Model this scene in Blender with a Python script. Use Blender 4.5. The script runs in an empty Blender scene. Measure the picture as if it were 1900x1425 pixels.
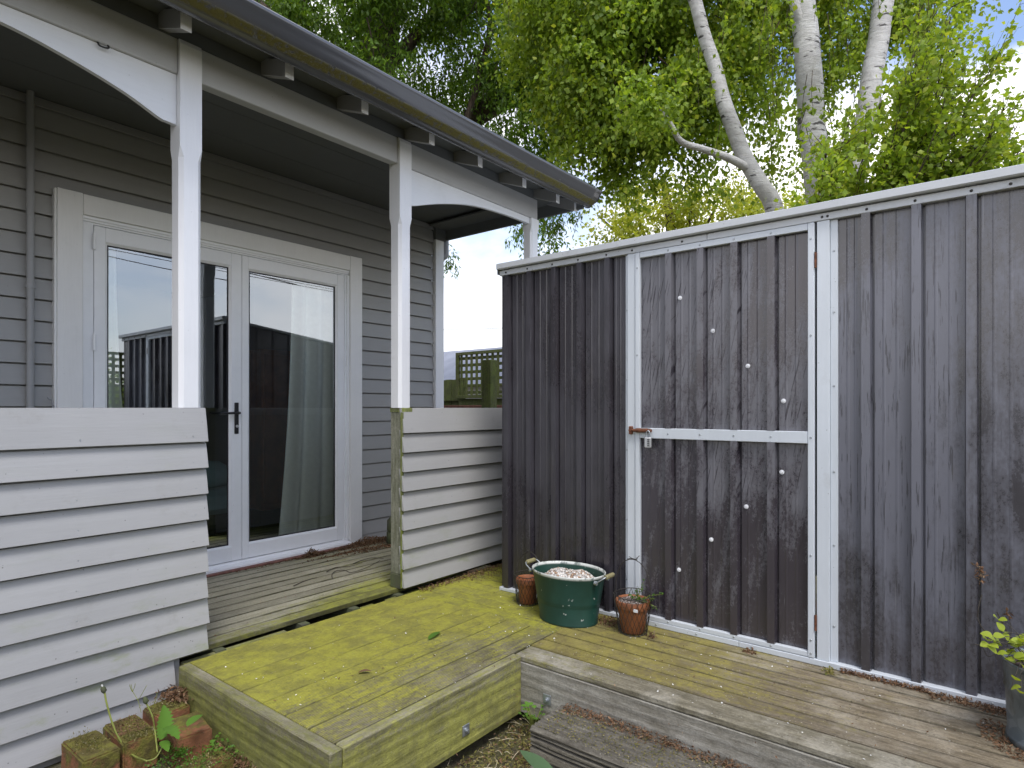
import bpy, math, random
import numpy as np
from math import sin, cos, pi, radians, hypot, atan2, sqrt
from mathutils import Vector, Matrix, noise as mnoise
random.seed(7); rng = np.random.default_rng(11)
scene = bpy.context.scene
COL = scene.collection
# ---------------------------------------------------------------- camera
F = 1141.6; CX = 950.0; HY = 757.0; CZ = 1.36        # focal length, principal column, horizon row, eye height
_n = hypot(905, F); CA = 905 / _n; CB = F / _n
cam = bpy.data.cameras.new("camera"); camo = bpy.data.objects.new("camera", cam); COL.objects.link(camo)
cam.sensor_width = 36; cam.lens = F / 1900 * 36; cam.shift_y = (HY - 712.5) / 1900
cam.clip_start = 0.02; cam.clip_end = 2000
yaw = atan2(CA, CB)                                   # forward = (CB, CA)
camo.location = (0, 0, CZ); camo.rotation_euler = (pi / 2, 0, atan2(CA, CB) - pi / 2)
scene.camera = camo
def ray(x):
    t = (x - CX) / F
    return CA * t + CB, CA - CB * t
def P(x, y, d):
    a, b = ray(x)
    return Vector((a * d, b * d, CZ + (HY - y) / F * d))
# ---------------------------------------------------------------- light
SUN_EL = radians(60); SUN_DIR = Vector((-0.42, -0.60, 0)).normalized() * cos(SUN_EL) + Vector((0, 0, sin(SUN_EL)))
world = bpy.data.worlds.new("World"); scene.world = world; world.use_nodes = True
wn = world.node_tree; wn.nodes.clear()
def wnode(t, **k):
    n = wn.nodes.new(t)
    for a, v in k.items(): setattr(n, a, v)
    return n
w_out = wnode('ShaderNodeOutputWorld'); w_bg = wnode('ShaderNodeBackground'); w_bg.inputs['Strength'].default_value = 0.12
sky = wnode('ShaderNodeTexSky', sky_type='NISHITA', sun_disc=False, sun_elevation=SUN_EL, sun_rotation=atan2(SUN_DIR.x, SUN_DIR.y), air_density=1.2, dust_density=1.2)
w_tc = wnode('ShaderNodeTexCoord'); w_map = wnode('ShaderNodeMapping'); w_map.inputs['Scale'].default_value = (1, 1, 2.0); w_map.inputs['Location'].default_value = (7.9, 5.5, 2.4)
w_no = wnode('ShaderNodeTexNoise'); w_no.inputs['Scale'].default_value = 1.7; w_no.inputs['Detail'].default_value = 8; w_no.inputs['Roughness'].default_value = 0.52; w_no.inputs['Distortion'].default_value = 0.25
w_sep = wnode('ShaderNodeSeparateXYZ'); w_mr = wnode('ShaderNodeMapRange'); w_add = wnode('ShaderNodeMath', operation='ADD')
w_mr.inputs[1].default_value = 0.0; w_mr.inputs[2].default_value = 0.5; w_mr.inputs[3].default_value = 0.12; w_mr.inputs[4].default_value = 0.0
w_ramp = wnode('ShaderNodeValToRGB'); w_ramp.color_ramp.elements[0].position = 0.44; w_ramp.color_ramp.elements[1].position = 0.60
w_mix = wnode('ShaderNodeMixRGB'); w_mix.inputs[2].default_value = (10.6, 10.4, 10.4, 1)
w_sat = wnode('ShaderNodeMixRGB', blend_type='MULTIPLY'); w_sat.inputs[0].default_value = 1; w_sat.inputs[2].default_value = (1.38, 1.33, 1.42, 1)
L = wn.links.new
L(w_tc.outputs['Generated'], w_map.inputs[0]); L(w_map.outputs[0], w_no.inputs['Vector']); L(w_tc.outputs['Generated'], w_sep.inputs[0])
L(w_sep.outputs[2], w_mr.inputs[0]); L(w_mr.outputs[0], w_add.inputs[1]); L(w_no.outputs[0], w_add.inputs[0]); 
w_dir = wnode('ShaderNodeMath', operation='MULTIPLY_ADD'); w_dir.inputs[1].default_value = 0.05; L(w_sep.outputs[1], w_dir.inputs[0]); L(w_add.outputs[0], w_dir.inputs[2]); L(w_dir.outputs[0], w_ramp.inputs[0])   # cloud bank thicker towards +Y
L(sky.outputs[0], w_sat.inputs[1]); L(w_sat.outputs[0], w_mix.inputs[1]); L(w_ramp.outputs[0], w_mix.inputs[0]); L(w_mix.outputs[0], w_bg.inputs[0]); L(w_bg.outputs[0], w_out.inputs[0])
sun = bpy.data.lights.new("sun", 'SUN'); sun.energy = 1.5; sun.angle = radians(18); sun.color = (1.0, 0.98, 0.95)
suno = bpy.data.objects.new("sun", sun); COL.objects.link(suno); suno.rotation_euler = (-SUN_DIR).to_track_quat('-Z', 'Y').to_euler()
scene.view_settings.view_transform = 'Standard'; scene.view_settings.look = 'None'; scene.view_settings.exposure = 0.58; scene.view_settings.gamma = 1
scene.view_settings.use_curve_mapping = False
scene.render.engine = 'CYCLES'; scene.cycles.max_bounces = 8; scene.cycles.transparent_max_bounces = 12; scene.cycles.caustics_reflective = False; scene.cycles.caustics_refractive = False

# ---------------------------------------------------------------- mesh helpers
class MB:
    def __init__(s): s.v = []; s.f = []; s.sm = []
    def add(s, vs, fs, smooth=False):
        o = len(s.v); s.v += [tuple(p) for p in vs]
        s.f += [tuple(i + o for i in f) for f in fs]; s.sm += [smooth] * len(fs); return s
    def box(s, x0, x1, y0, y1, z0, z1):
        return s.add([(x0,y0,z0),(x1,y0,z0),(x1,y1,z0),(x0,y1,z0),(x0,y0,z1),(x1,y0,z1),(x1,y1,z1),(x0,y1,z1)],
                     [(0,3,2,1),(4,5,6,7),(0,1,5,4),(1,2,6,5),(2,3,7,6),(3,0,4,7)])
    def cbox(s, x0, x1, y0, y1, z0, z1, c=0.002):
        vs = []; idx = {}
        lo = (x0, y0, z0); hi = (x1, y1, z1)
        for cx in (0, 1):
            for cy in (0, 1):
                for cz in (0, 1):
                    cc = (cx, cy, cz); base = [hi[i] if cc[i] else lo[i] for i in range(3)]
                    for ax in range(3):            # vertex lying on the face of axis ax
                        p = list(base)
                        for j in range(3):
                            if j != ax: p[j] += -c if cc[j] else c
                        idx[(cc, ax)] = len(vs); vs.append(tuple(p))
        fs = []
        def orient(f):
            a, b, d = [Vector(vs[i]) for i in f[:3]]
            n = (b - a).cross(d - b); m = sum((Vector(vs[i]) for i in f), Vector()) / len(f)
            ctr = Vector(((x0+x1)/2, (y0+y1)/2, (z0+z1)/2))
            return tuple(f) if n.dot(m - ctr) > 0 else tuple(reversed(f))
        for ax in range(3):
            j, k = [q for q in range(3) if q != ax]
            for sd in (0, 1):
                q = []
                for (u, w) in ((0,0),(1,0),(1,1),(0,1)):
                    cc = [0,0,0]; cc[ax] = sd; cc[j] = u; cc[k] = w; q.append(idx[(tuple(cc), ax)])
                fs.append(orient(q))
            for u in (0, 1):
                for w in (0, 1):                    # edge parallel to ax
                    c0 = [0,0,0]; c0[j] = u; c0[k] = w; c1 = list(c0); c1[ax] = 1
                    fs.append(orient([idx[(tuple(c0), j)], idx[(tuple(c1), j)], idx[(tuple(c1), k)], idx[(tuple(c0), k)]]))
        for cx in (0, 1):
            for cy in (0, 1):
                for cz in (0, 1): fs.append(orient([idx[((cx,cy,cz), a)] for a in range(3)]))
        return s.add(vs, fs)
    def extr(s, poly, axis, a, b, smooth=False, caps=True):
        """poly: 2-d points of a closed outline; axis 0: (y,z) along x, 1: (x,z) along y, 2: (x,y) along z"""
        n = len(poly)
        def pt(p, t): return (t, p[0], p[1]) if axis == 0 else ((p[0], t, p[1]) if axis == 1 else (p[0], p[1], t))
        vs = [pt(p, a) for p in poly] + [pt(p, b) for p in poly]
        s.add(vs, [(i, (i+1) % n, n + (i+1) % n, n + i) for i in range(n)], smooth)
        if caps: s.add(vs, [tuple(range(n))[::-1], tuple(range(n, 2*n))])
        return s
    def tube(s, pts, r, n=8, caps=True, smooth=True, squash=None):
        pts = [Vector(p) for p in pts]; m = len(pts)
        rs = r if isinstance(r, (list, tuple)) else [r] * m
        up = Vector((0.13, 0.31, 1)).normalized(); vs = []; prev = None
        for i, p in enumerate(pts):
            t = (pts[min(i+1, m-1)] - pts[max(i-1, 0)])
            if t.length < 1e-9: t = Vector((0,0,1))
            t.normalize()
            if prev is None:
                u = t.cross(up)
                if u.length < 1e-3: u = t.cross(Vector((1, 0, 0)))
            else: u = prev - t * prev.dot(t)
            u.normalize(); w = t.cross(u); prev = u
            for k in range(n):
                a = 2*pi*k/n; vs.append(p + (u*cos(a) + w*sin(a)) * rs[i])
        fs = [(i*n+k, i*n+(k+1) % n, (i+1)*n+(k+1) % n, (i+1)*n+k) for i in range(m-1) for k in range(n)]
        s.add(vs, fs, smooth)
        if caps: s.add(vs[:n], [tuple(range(n))[::-1]]); s.add(vs[-n:], [tuple(range(n))])
        return s
    def lathe(s, prof, cx, cy, n=40, sx=1, sy=1, smooth=True, cap=True):
        vs = []
        for (r, z) in prof:
            for k in range(n):
                a = 2*pi*k/n; vs.append((cx + r*sx*cos(a), cy + r*sy*sin(a), z))
        m = len(prof)
        s.add(vs, [(i*n+k, i*n+(k+1) % n, (i+1)*n+(k+1) % n, (i+1)*n+k) for i in range(m-1) for k in range(n)], smooth)
        if cap: s.add(vs[:n], [tuple(range(n))[::-1]])
        return s
    def build(s, name, mat, parent=None):
        me = bpy.data.meshes.new(name); me.from_pydata(s.v, [], s.f)
        if any(s.sm): me.polygons.foreach_set('use_smooth', s.sm)
        me.validate(); me.update()
        if mat: me.materials.append(mat)
        o = bpy.data.objects.new(name, me); COL.objects.link(o)
        if parent: o.parent = parent
        return o
def tag(o, label, cat, group=None, kind=None):
    if label: o['label'] = label
    if cat: o['category'] = cat
    if group: o['group'] = group
    if kind: o['kind'] = kind
    return o
def thing(name, label, cat, group=None, kind=None):
    o = bpy.data.objects.new(name, None); COL.objects.link(o); o.empty_display_size = 0.1
    return tag(o, label, cat, group, kind)
def structure(o): o['kind'] = 'structure'; return o
def npmesh(name, verts, faces, mat, parent=None):
    """faces: (n,4) or (n,3) array"""
    me = bpy.data.meshes.new(name); nv, nf, k = len(verts), len(faces), faces.shape[1]
    me.vertices.add(nv); me.vertices.foreach_set('co', np.asarray(verts, dtype=np.float32).ravel())
    me.loops.add(nf*k); me.loops.foreach_set('vertex_index', np.asarray(faces, dtype=np.int32).ravel())
    me.polygons.add(nf); me.polygons.foreach_set('loop_start', np.arange(0, nf*k, k, dtype=np.int32))
    me.update(calc_edges=True); me.validate()
    me.materials.append(mat); o = bpy.data.objects.new(name, me); COL.objects.link(o)
    if parent: o.parent = parent
    return o

# ---------------------------------------------------------------- material helpers
class M:
    def __init__(s, name):
        s.m = bpy.data.materials.new(name); s.m.use_nodes = True; s.t = s.m.node_tree
        s.b = s.t.nodes['Principled BSDF']; s.out = s.t.nodes['Material Output']
        g = s.t.nodes.new('ShaderNodeNewGeometry'); s.pos = g.outputs['Position']; s.geo = g
        s.rnd = s.t.nodes.new('ShaderNodeObjectInfo').outputs['Random']
    def l(s, a, b): s.t.links.new(a, b)
    def val(s, sock, v):
        if hasattr(v, 'is_output'): s.l(v, sock)
        elif isinstance(v, (tuple, list)): sock.default_value = tuple(v) + ((1,) if len(v) == 3 and len(sock.default_value) == 4 else ())
        else: sock.default_value = v
    def math(s, op, a, b=0.0, c=None, clamp=False):
        n = s.t.nodes.new('ShaderNodeMath'); n.operation = op; n.use_clamp = clamp
        s.val(n.inputs[0], a); s.val(n.inputs[1], b)
        if c is not None: s.val(n.inputs[2], c)
        return n.outputs[0]
    def coord(s, scale=(1,1,1), jitter=True, src=None):
        n = s.t.nodes.new('ShaderNodeVectorMath'); n.operation = 'MULTIPLY'; s.l(src or s.pos, n.inputs[0]); n.inputs[1].default_value = scale
        if not jitter: return n.outputs[0]
        a = s.t.nodes.new('ShaderNodeVectorMath'); a.operation = 'ADD'; s.l(n.outputs[0], a.inputs[0])
        c = s.t.nodes.new('ShaderNodeCombineXYZ')
        s.l(s.math('MULTIPLY', s.rnd, 37.0), c.inputs[0]); s.l(s.math('MULTIPLY', s.rnd, 91.0), c.inputs[1]); s.l(s.math('MULTIPLY', s.rnd, 53.0), c.inputs[2])
        s.l(c.outputs[0], a.inputs[1]); return a.outputs[0]
    def noise(s, vec, scale, detail=4, rough=0.55, dist=0.0):
        n = s.t.nodes.new('ShaderNodeTexNoise'); s.l(vec, n.inputs['Vector']); n.inputs['Scale'].default_value = scale
        n.inputs['Detail'].default_value = detail; n.inputs['Roughness'].default_value = rough; n.inputs['Distortion'].default_value = dist
        return n.outputs[0]
    def voro(s, vec, scale, feature='F1', out=0):
        n = s.t.nodes.new('ShaderNodeTexVoronoi'); n.feature = feature; s.l(vec, n.inputs['Vector']); n.inputs['Scale'].default_value = scale
        return n.outputs[out]
    def wave(s, vec, scale, direction='X', dist=0, detail=2, typ='BANDS', dscale=1):
        n = s.t.nodes.new('ShaderNodeTexWave'); n.wave_type = typ
        if typ == 'BANDS': n.bands_direction = direction
        else: n.rings_direction = direction
        s.l(vec, n.inputs['Vector']); n.inputs['Scale'].default_value = scale; n.inputs['Distortion'].default_value = dist
        n.inputs['Detail'].default_value = detail; n.inputs['Detail Scale'].default_value = dscale
        return n.outputs[1]
    def ramp(s, fac, a, b, c0=0.0, c1=1.0):
        n = s.t.nodes.new('ShaderNodeMapRange'); n.interpolation_type = 'SMOOTHSTEP'; s.val(n.inputs[0], fac)
        for i, v in zip((1,2,3,4), (a, b, c0, c1)): n.inputs[i].default_value = v
        return n.outputs[0]
    def mix(s, fac, a, b, mode='MIX'):
        n = s.t.nodes.new('ShaderNodeMixRGB'); n.blend_type = mode; s.val(n.inputs[0], fac); s.val(n.inputs[1], a); s.val(n.inputs[2], b); return n.outputs[0]
    def scale(s, col, f):
        c = s.t.nodes.new('ShaderNodeCombineXYZ')
        for i in range(3): s.val(c.inputs[i], f)
        return s.mix(1.0, col, c.outputs[0], 'MULTIPLY')
    def xyz(s):
        n = s.t.nodes.new('ShaderNodeSeparateXYZ'); s.l(s.pos, n.inputs[0]); return n.outputs
    def nrm(s):
        n = s.t.nodes.new('ShaderNodeSeparateXYZ'); s.l(s.geo.outputs['Normal'], n.inputs[0]); return n.outputs
    def bump(s, h, dist=0.01, strength=0.5, prev=None):
        n = s.t.nodes.new('ShaderNodeBump'); s.l(h, n.inputs['Height']); n.inputs['Distance'].default_value = dist; n.inputs['Strength'].default_value = strength
        if prev is not None: s.l(prev, n.inputs['Normal'])
        s.l(n.outputs[0], s.b.inputs['Normal']); return n.outputs[0]
    def set(s, col=None, rough=None, metal=None, spec=None):
        if col is not None: s.val(s.b.inputs['Base Color'], col)
        if rough is not None: s.val(s.b.inputs['Roughness'], rough)
        if metal is not None: s.val(s.b.inputs['Metallic'], metal)
        if spec is not None: s.val(s.b.inputs['Specular IOR Level'], spec)
        return s

def paint(name, col, rough=0.5, grain=(1, 12, 12), dirt=0.3, dirtcol=(0.18, 0.17, 0.13), algae=0.0, var=0.06, speck=0.3):
    m = M(name); c = m.coord(grain)
    g = m.noise(c, 9, 6, 0.65); big = m.noise(m.coord((1,1,1)), 2.2, 4, 0.6)
    v = m.math('ADD', m.math('MULTIPLY', m.math('SUBTRACT', big, 0.5), 0.22), m.math('MULTIPLY', m.math('SUBTRACT', m.rnd, 0.5), var*2))
    v = m.math('ADD', v, m.math('MULTIPLY', m.math('SUBTRACT', g, 0.5), 0.10)); v = m.math('ADD', v, 1.0)
    k = m.scale(col, v)
    d = m.ramp(m.noise(m.coord((1, 1, 1)), 5.5, 8, 0.72), 0.56, 0.80, 0, dirt)
    k = m.mix(d, k, dirtcol)
    sp = m.voro(m.coord((1,1,1)), 38); spm = m.math('MULTIPLY', m.ramp(sp, 0.05, 0.12, 1, 0), m.ramp(m.noise(m.coord((1,1,1)), 14, 3), 0.52, 0.62, 0, speck))
    k = m.mix(spm, k, (0.08, 0.075, 0.06))
    if algae:
        a = m.ramp(m.noise(m.coord((1,1,2.5)), 5, 6, 0.7), 0.5, 0.72, 0, algae)
        z = m.ramp(m.xyz()[2], 0.25, 0.75, 1.0, 0.12); k = m.mix(m.math('MULTIPLY', a, z), k, (0.20, 0.25, 0.05))
    m.set(k, m.math('ADD', rough, m.math('MULTIPLY', d, 0.3)))
    m.bump(g, 0.0012, 0.5); return m.m

WOOD = {}
def wood(name, base, dark, light, axis='x', moss=None, mosscol=(0.26, 0.27, 0.035), mosscol2=(0.13, 0.13, 0.03), reed=False, weather=0.5, knots=False, specks=0.0, topdirt=False, seam=None):
    """axis: grain direction. moss: function(m, xyz) -> bias socket"""
    m = M(name); st = {'x': (2.0, 16, 16), 'y': (16, 2.0, 16), 'z': (16, 16, 2.0)}[axis]
    c = m.coord(st)
    g = m.noise(c, 4.0, 8, 0.70, 0.35); g2 = m.noise(c, 15, 5, 0.7); big = m.noise(m.coord((1,1,1)), 3.6, 7, 0.68)
    k = m.mix(m.ramp(g, 0.30, 0.70), dark, base); k = m.mix(m.ramp(big, 0.44, 0.66, 0, weather), k, light)
    h = g
    if knots:
        w = m.wave(m.coord({'x': (0.30, 4.2, 4.2), 'y': (4.2, 0.30, 4.2)}.get(axis, (1,1,1))), 1.8, 'Z', 9.0, 4, dscale=0.8)
        k = m.mix(m.ramp(w, 0.05, 0.30, 0.25, 0), k, dark); k = m.mix(m.ramp(w, 0.75, 0.95, 0, 0.12), k, light); h = m.math('ADD', g, m.math('MULTIPLY', w, 0.5))
        kv = m.voro(m.coord({'x': (1.0, 1.9, 1.9), 'y': (1.9, 1.0, 1.9)}.get(axis, (1,1,1))), 2.1); kr = m.wave(m.coord((1,1,1)), 18, 'Y', 3, 2)
        k = m.mix(m.ramp(kv, 0.045, 0.075, 0.75, 0), k, m.scale(dark, 0.7))
    k = m.mix(m.ramp(g2, 0.56, 0.70, 0, 0.5), k, dark)
    fin = m.noise(m.coord((1,1,1)), 95, 5, 0.78)
    k = m.scale(k, m.math('ADD', 0.32, m.math('MULTIPLY', fin, 1.36)))
    k = m.scale(k, m.math('ADD', 0.80, m.math('MULTIPLY', m.rnd, 0.38)))
    rough = 0.78
    if moss:
        bias = moss(m, m.xyz())
        n1 = m.noise(m.coord((1,1,1), jitter=False), 2.6, 8, 0.72, 0.4); n2 = m.noise(m.coord(st), 2.6, 8, 0.76)
        n3 = m.noise(m.coord((1,1,1)), 60, 6, 0.78)
        s = m.math('ADD', m.math('MULTIPLY', n1, 0.50), m.math('MULTIPLY', n2, 1.0)); s = m.math('ADD', s, m.math('MULTIPLY', n3, 0.70)); s = m.math('ADD', s, bias)
        mk = m.ramp(s, 0.95, 1.33, 0, 0.88)
        mc = m.mix(m.ramp(m.noise(m.coord((1,1,1)), 9, 7, 0.75), 0.40, 0.62), mosscol, mosscol2)
        mc = m.scale(mc, m.math('ADD', 0.42, m.math('MULTIPLY', n3, 1.16)))
        k = m.mix(mk, k, mc); h = m.math('ADD', h, m.math('MULTIPLY', m.math('MULTIPLY', n3, mk), 0.5))
    if specks:
        k = m.mix(m.math('MULTIPLY', m.ramp(m.voro(m.coord((1,1,1)), 55), 0.10, 0.20, 1, 0), m.ramp(m.noise(m.coord((1,1,1)), 13, 3), 0.48, 0.62, 0, specks)), k, light)
        k = m.mix(m.math('MULTIPLY', m.ramp(m.voro(m.coord((1.2,1.1,1)), 48), 0.12, 0.22, 1, 0), m.ramp(m.noise(m.coord((1,1,1.3)), 11, 3), 0.48, 0.62, 0, specks)), k, m.scale(dark, 0.6))
    h = m.math('ADD', h, m.math('MULTIPLY', fin, 0.35))
    if seam:      # patchy darker line along both edges of each board
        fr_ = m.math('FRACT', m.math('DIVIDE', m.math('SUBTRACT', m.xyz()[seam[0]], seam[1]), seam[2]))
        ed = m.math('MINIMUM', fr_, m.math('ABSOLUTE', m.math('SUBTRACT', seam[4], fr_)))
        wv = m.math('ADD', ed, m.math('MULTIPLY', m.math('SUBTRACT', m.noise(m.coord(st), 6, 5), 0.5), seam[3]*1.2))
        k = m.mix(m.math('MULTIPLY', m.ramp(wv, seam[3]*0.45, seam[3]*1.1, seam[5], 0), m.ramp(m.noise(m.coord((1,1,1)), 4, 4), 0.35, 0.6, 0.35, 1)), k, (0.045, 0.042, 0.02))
    if topdirt: k = m.mix(m.ramp(m.nrm()[2], 0.5, 0.9, 0, 0.62), k, m.scale((0.085, 0.078, 0.066), m.math('ADD', 0.4, m.math('MULTIPLY', fin, 1.2))))
    if reed:
        dr = 'Y' if axis == 'x' else 'X'
        rw = m.wave(m.coord((1,1,1), jitter=False), 0.3142/0.0095, dr, 0.25, 1)
        k = m.scale(k, m.ramp(rw, 0.05, 0.5, 0.72, 1.0))
        m.set(k, rough, spec=0.25); b1 = m.bump(h, 0.004, 0.7); m.bump(rw, 0.002, 0.6, b1)
    else:
        m.set(k, rough, spec=0.25); m.bump(h, 0.005, 0.8)
    return m.m

MT = {}
MT['white'] = paint('white_gloss_paint', (0.80, 0.81, 0.84), 0.38, (14, 14, 1), 0.16, var=0.02, speck=0.25)
MT['whitex'] = paint('white_paint_bracket', (0.76, 0.78, 0.82), 0.45, (1, 10, 10), 0.10, var=0.02)
MT['trimgrey'] = paint('pale_grey_trim_paint', (0.45, 0.455, 0.465), 0.45, (1, 14, 14), 0.16, var=0.02, speck=0.5)
MT['siding'] = paint('mid_grey_weatherboard_paint', (0.315, 0.313, 0.308), 0.5, (1, 14, 14), 0.18, var=0.035)
MT['rail'] = paint('pale_grey_balustrade_paint', (0.375, 0.373, 0.370), 0.5, (1, 14, 14), 0.42, (0.22, 0.21, 0.17), algae=0.55, var=0.05, speck=0.75)
MT['casing'] = paint('pale_casing_paint', (0.76, 0.76, 0.765), 0.45, (12, 14, 1), 0.12, var=0.02, speck=0.2)
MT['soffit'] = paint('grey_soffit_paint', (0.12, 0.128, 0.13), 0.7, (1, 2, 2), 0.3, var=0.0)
MT['gables'] = paint('grey_side_paint', (0.28, 0.28, 0.285), 0.6, (2, 2, 9), 0.3)
MT['raw'] = wood('raw_stud_timber', (0.30, 0.30, 0.24), (0.15, 0.155, 0.10), (0.40, 0.39, 0.33), 'z', lambda m, p: m.ramp(p[2], 0.3, 0.6, -0.12, -0.38), mosscol=(0.22, 0.26, 0.06))
MT['studend'] = wood('greenish_board_end', (0.26, 0.28, 0.12), (0.14, 0.16, 0.05), (0.34, 0.34, 0.26), 'z', lambda m, p: m.ramp(p[2], 0.3, 0.8, 0.3, -0.1), mosscol=(0.25, 0.32, 0.04))
def moss_ver(m, p):   # verandah: bare near the door, mossy near the steps and post
    a = m.ramp(p[1], 2.65, 3.15, 0.12, -0.42); b = m.ramp(p[0], 1.3, 2.5, -0.16, 0.22); return m.math('ADD', m.math('ADD', a, b), 0.11)
def moss_plat(m, p):
    a = m.ramp(p[1], 1.6, 2.45, -0.30, 0.14); b = m.ramp(p[0], 2.1, 2.7, 0.02, 0.16); return m.math('ADD', m.math('ADD', a, b), 0.27)
def moss_walk(m, p):
    a = m.ramp(p[1], 0.0, 1.7, -0.22, 0.32); return m.math('ADD', a, m.ramp(p[0], 2.1, 2.3, -0.06, 0.0))
def moss_fas(m, p):
    return m.math('ADD', m.ramp(p[2], 0.20, 0.30, 0.10, -0.12), 0.14)
def moss_fas2(m, p):
    return m.math('ADD', m.ramp(p[1], 1.2, 1.66, -0.5, -0.05), m.ramp(p[2], 0.05, 0.28, 0.0, -0.1))
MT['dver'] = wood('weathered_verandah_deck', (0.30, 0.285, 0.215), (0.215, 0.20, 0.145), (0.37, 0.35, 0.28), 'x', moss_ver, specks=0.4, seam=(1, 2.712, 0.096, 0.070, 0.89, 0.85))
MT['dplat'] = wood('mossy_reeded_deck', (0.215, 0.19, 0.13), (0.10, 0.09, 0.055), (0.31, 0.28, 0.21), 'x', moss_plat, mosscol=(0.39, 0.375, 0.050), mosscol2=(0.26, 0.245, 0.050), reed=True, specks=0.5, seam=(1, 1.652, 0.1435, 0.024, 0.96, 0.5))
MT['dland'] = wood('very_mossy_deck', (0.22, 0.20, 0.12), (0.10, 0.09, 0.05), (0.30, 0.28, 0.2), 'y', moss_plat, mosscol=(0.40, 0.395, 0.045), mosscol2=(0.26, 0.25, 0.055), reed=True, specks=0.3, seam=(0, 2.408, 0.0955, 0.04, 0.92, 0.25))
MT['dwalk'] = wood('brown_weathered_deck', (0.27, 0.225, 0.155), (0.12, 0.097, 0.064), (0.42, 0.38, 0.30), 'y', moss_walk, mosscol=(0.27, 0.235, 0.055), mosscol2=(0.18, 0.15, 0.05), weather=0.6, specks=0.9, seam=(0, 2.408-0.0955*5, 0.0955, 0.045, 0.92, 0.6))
MT['fasl'] = wood('mossy_fascia_side', (0.28, 0.26, 0.18), (0.14, 0.125, 0.075), (0.40, 0.37, 0.29), 'y', moss_fas, knots=True, mosscol=(0.24, 0.245, 0.06), mosscol2=(0.15, 0.15, 0.05))
MT['fasf'] = wood('mossy_fascia_front', (0.33, 0.305, 0.20), (0.14, 0.125, 0.075), (0.40, 0.37, 0.28), 'x', moss_fas, knots=True, mosscol=(0.34, 0.335, 0.075), mosscol2=(0.22, 0.215, 0.06), specks=0.3)
MT['fasw'] = wood('grey_fascia_walk', (0.33, 0.315, 0.27), (0.18, 0.165, 0.13), (0.43, 0.415, 0.37), 'y', moss_fas2, knots=True, mosscol=(0.24, 0.25, 0.05))
MT['edge'] = wood('pale_worn_deck_edge', (0.31, 0.28, 0.20), (0.14, 0.125, 0.085), (0.47, 0.44, 0.36), 'y', lambda m, p: m.ramp(p[1], 0.6, 1.66, -0.38, 0.0), weather=0.8, specks=0.6, mosscol=(0.25, 0.23, 0.06))
MT['sleeper'] = wood('old_hardwood_sleeper', (0.29, 0.265, 0.21), (0.10, 0.088, 0.068), (0.42, 0.39, 0.33), 'y', lambda m, p: m.ramp(p[2], 0.10, 0.17, -0.6, -0.30), weather=0.55, specks=0.8, topdirt=True)
MT['fence'] = wood('green_mossy_fence', (0.09, 0.095, 0.04), (0.03, 0.035, 0.015), (0.13, 0.135, 0.07), 'z', lambda m, p: m.math('ADD', 0.0, 0.02), mosscol=(0.085, 0.12, 0.018), mosscol2=(0.045, 0.06, 0.015))
MT['grip'] = wood('handle_wood', (0.30, 0.27, 0.13), (0.16, 0.14, 0.07), (0.36, 0.33, 0.2), 'x')

def mk_shed(name, col, chalk, lean, amt=0.5, lines=0.6, fw=0.55, sm=0.08):
    m = M(name); x, y, z = m.xyz()
    tilt = m.math('ADD', y, m.math('MULTIPLY', z, lean))
    cv = m.t.nodes.new('ShaderNodeCombineXYZ'); m.l(tilt, cv.inputs[0]); m.l(z, cv.inputs[1])
    def st(a, b):
        n = m.t.nodes.new('ShaderNodeVectorMath'); n.operation = 'MULTIPLY'; m.l(cv.outputs[0], n.inputs[0]); n.inputs[1].default_value = (a, b, 1); return n.outputs[0]
    s1 = m.noise(st(75, 3.4), 1.6, 5, 0.6, 0.1); s3 = m.noise(st(16, 0.7), 1.5, 4, 0.5); s2 = m.noise(m.coord((40, 40, 1.1), jitter=False), 2.0, 5, 0.6)
    big = m.noise(m.coord((1,1,0.6), jitter=False), 1.9, 4, 0.55); fine = m.noise(m.coord((1,1,0.7), jitter=False), 75, 7, 0.8); mid = m.noise(m.coord((1,1,0.35), jitter=False), 15, 5, 0.65)
    f = m.math('ADD', big, m.math('MULTIPLY', m.math('SUBTRACT', fine, 0.5), fw)); f = m.math('ADD', f, m.math('MULTIPLY', m.math('SUBTRACT', mid, 0.5), 0.35)); f = m.math('ADD', f, m.math('MULTIPLY', m.math('SUBTRACT', s3, 0.5), 0.35))
    f = m.math('ADD', f, amt-0.5); ck = m.ramp(f, 0.5-sm, 0.5+sm)
    k = m.mix(ck, col, chalk); k = m.scale(k, m.math('ADD', 0.80, m.math('MULTIPLY', mid, 0.40)))
    dl_ = m.math('MULTIPLY', m.ramp(s1, 0.585, 0.61, 0, lines), m.ramp(big, 0.40, 0.55, 0.25, 1))
    k = m.mix(dl_, k, (col[0]*0.5, col[1]*0.5, col[2]*0.55))
    k = m.mix(m.ramp(s2, 0.67, 0.71, 0, 0.5), k, (0.25, 0.25, 0.28))
    k = m.mix(m.ramp(m.noise(m.coord((1,1,0.3), jitter=False), 4, 5), 0.62, 0.75, 0, 0.35), k, (0.075, 0.065, 0.055))
    m.set(k, m.math('ADD', 0.24, m.math('MULTIPLY', ck, 0.16)), spec=0.85)
    m.bump(m.math('ADD', s1, m.math('MULTIPLY', fine, 0.5)), 0.0015, 0.2); return m.m
MT['shedL'] = mk_shed('dark_shed_sheet', (0.034, 0.030, 0.036), (0.052, 0.049, 0.059), 0.0, 0.50, 0.4, 0.3, 0.14)
MT['shedD'] = mk_shed('streaked_door_sheet', (0.050, 0.043, 0.052), (0.135, 0.133, 0.150), 0.20, 0.49, 1.0, 0.5, 0.09)
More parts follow.
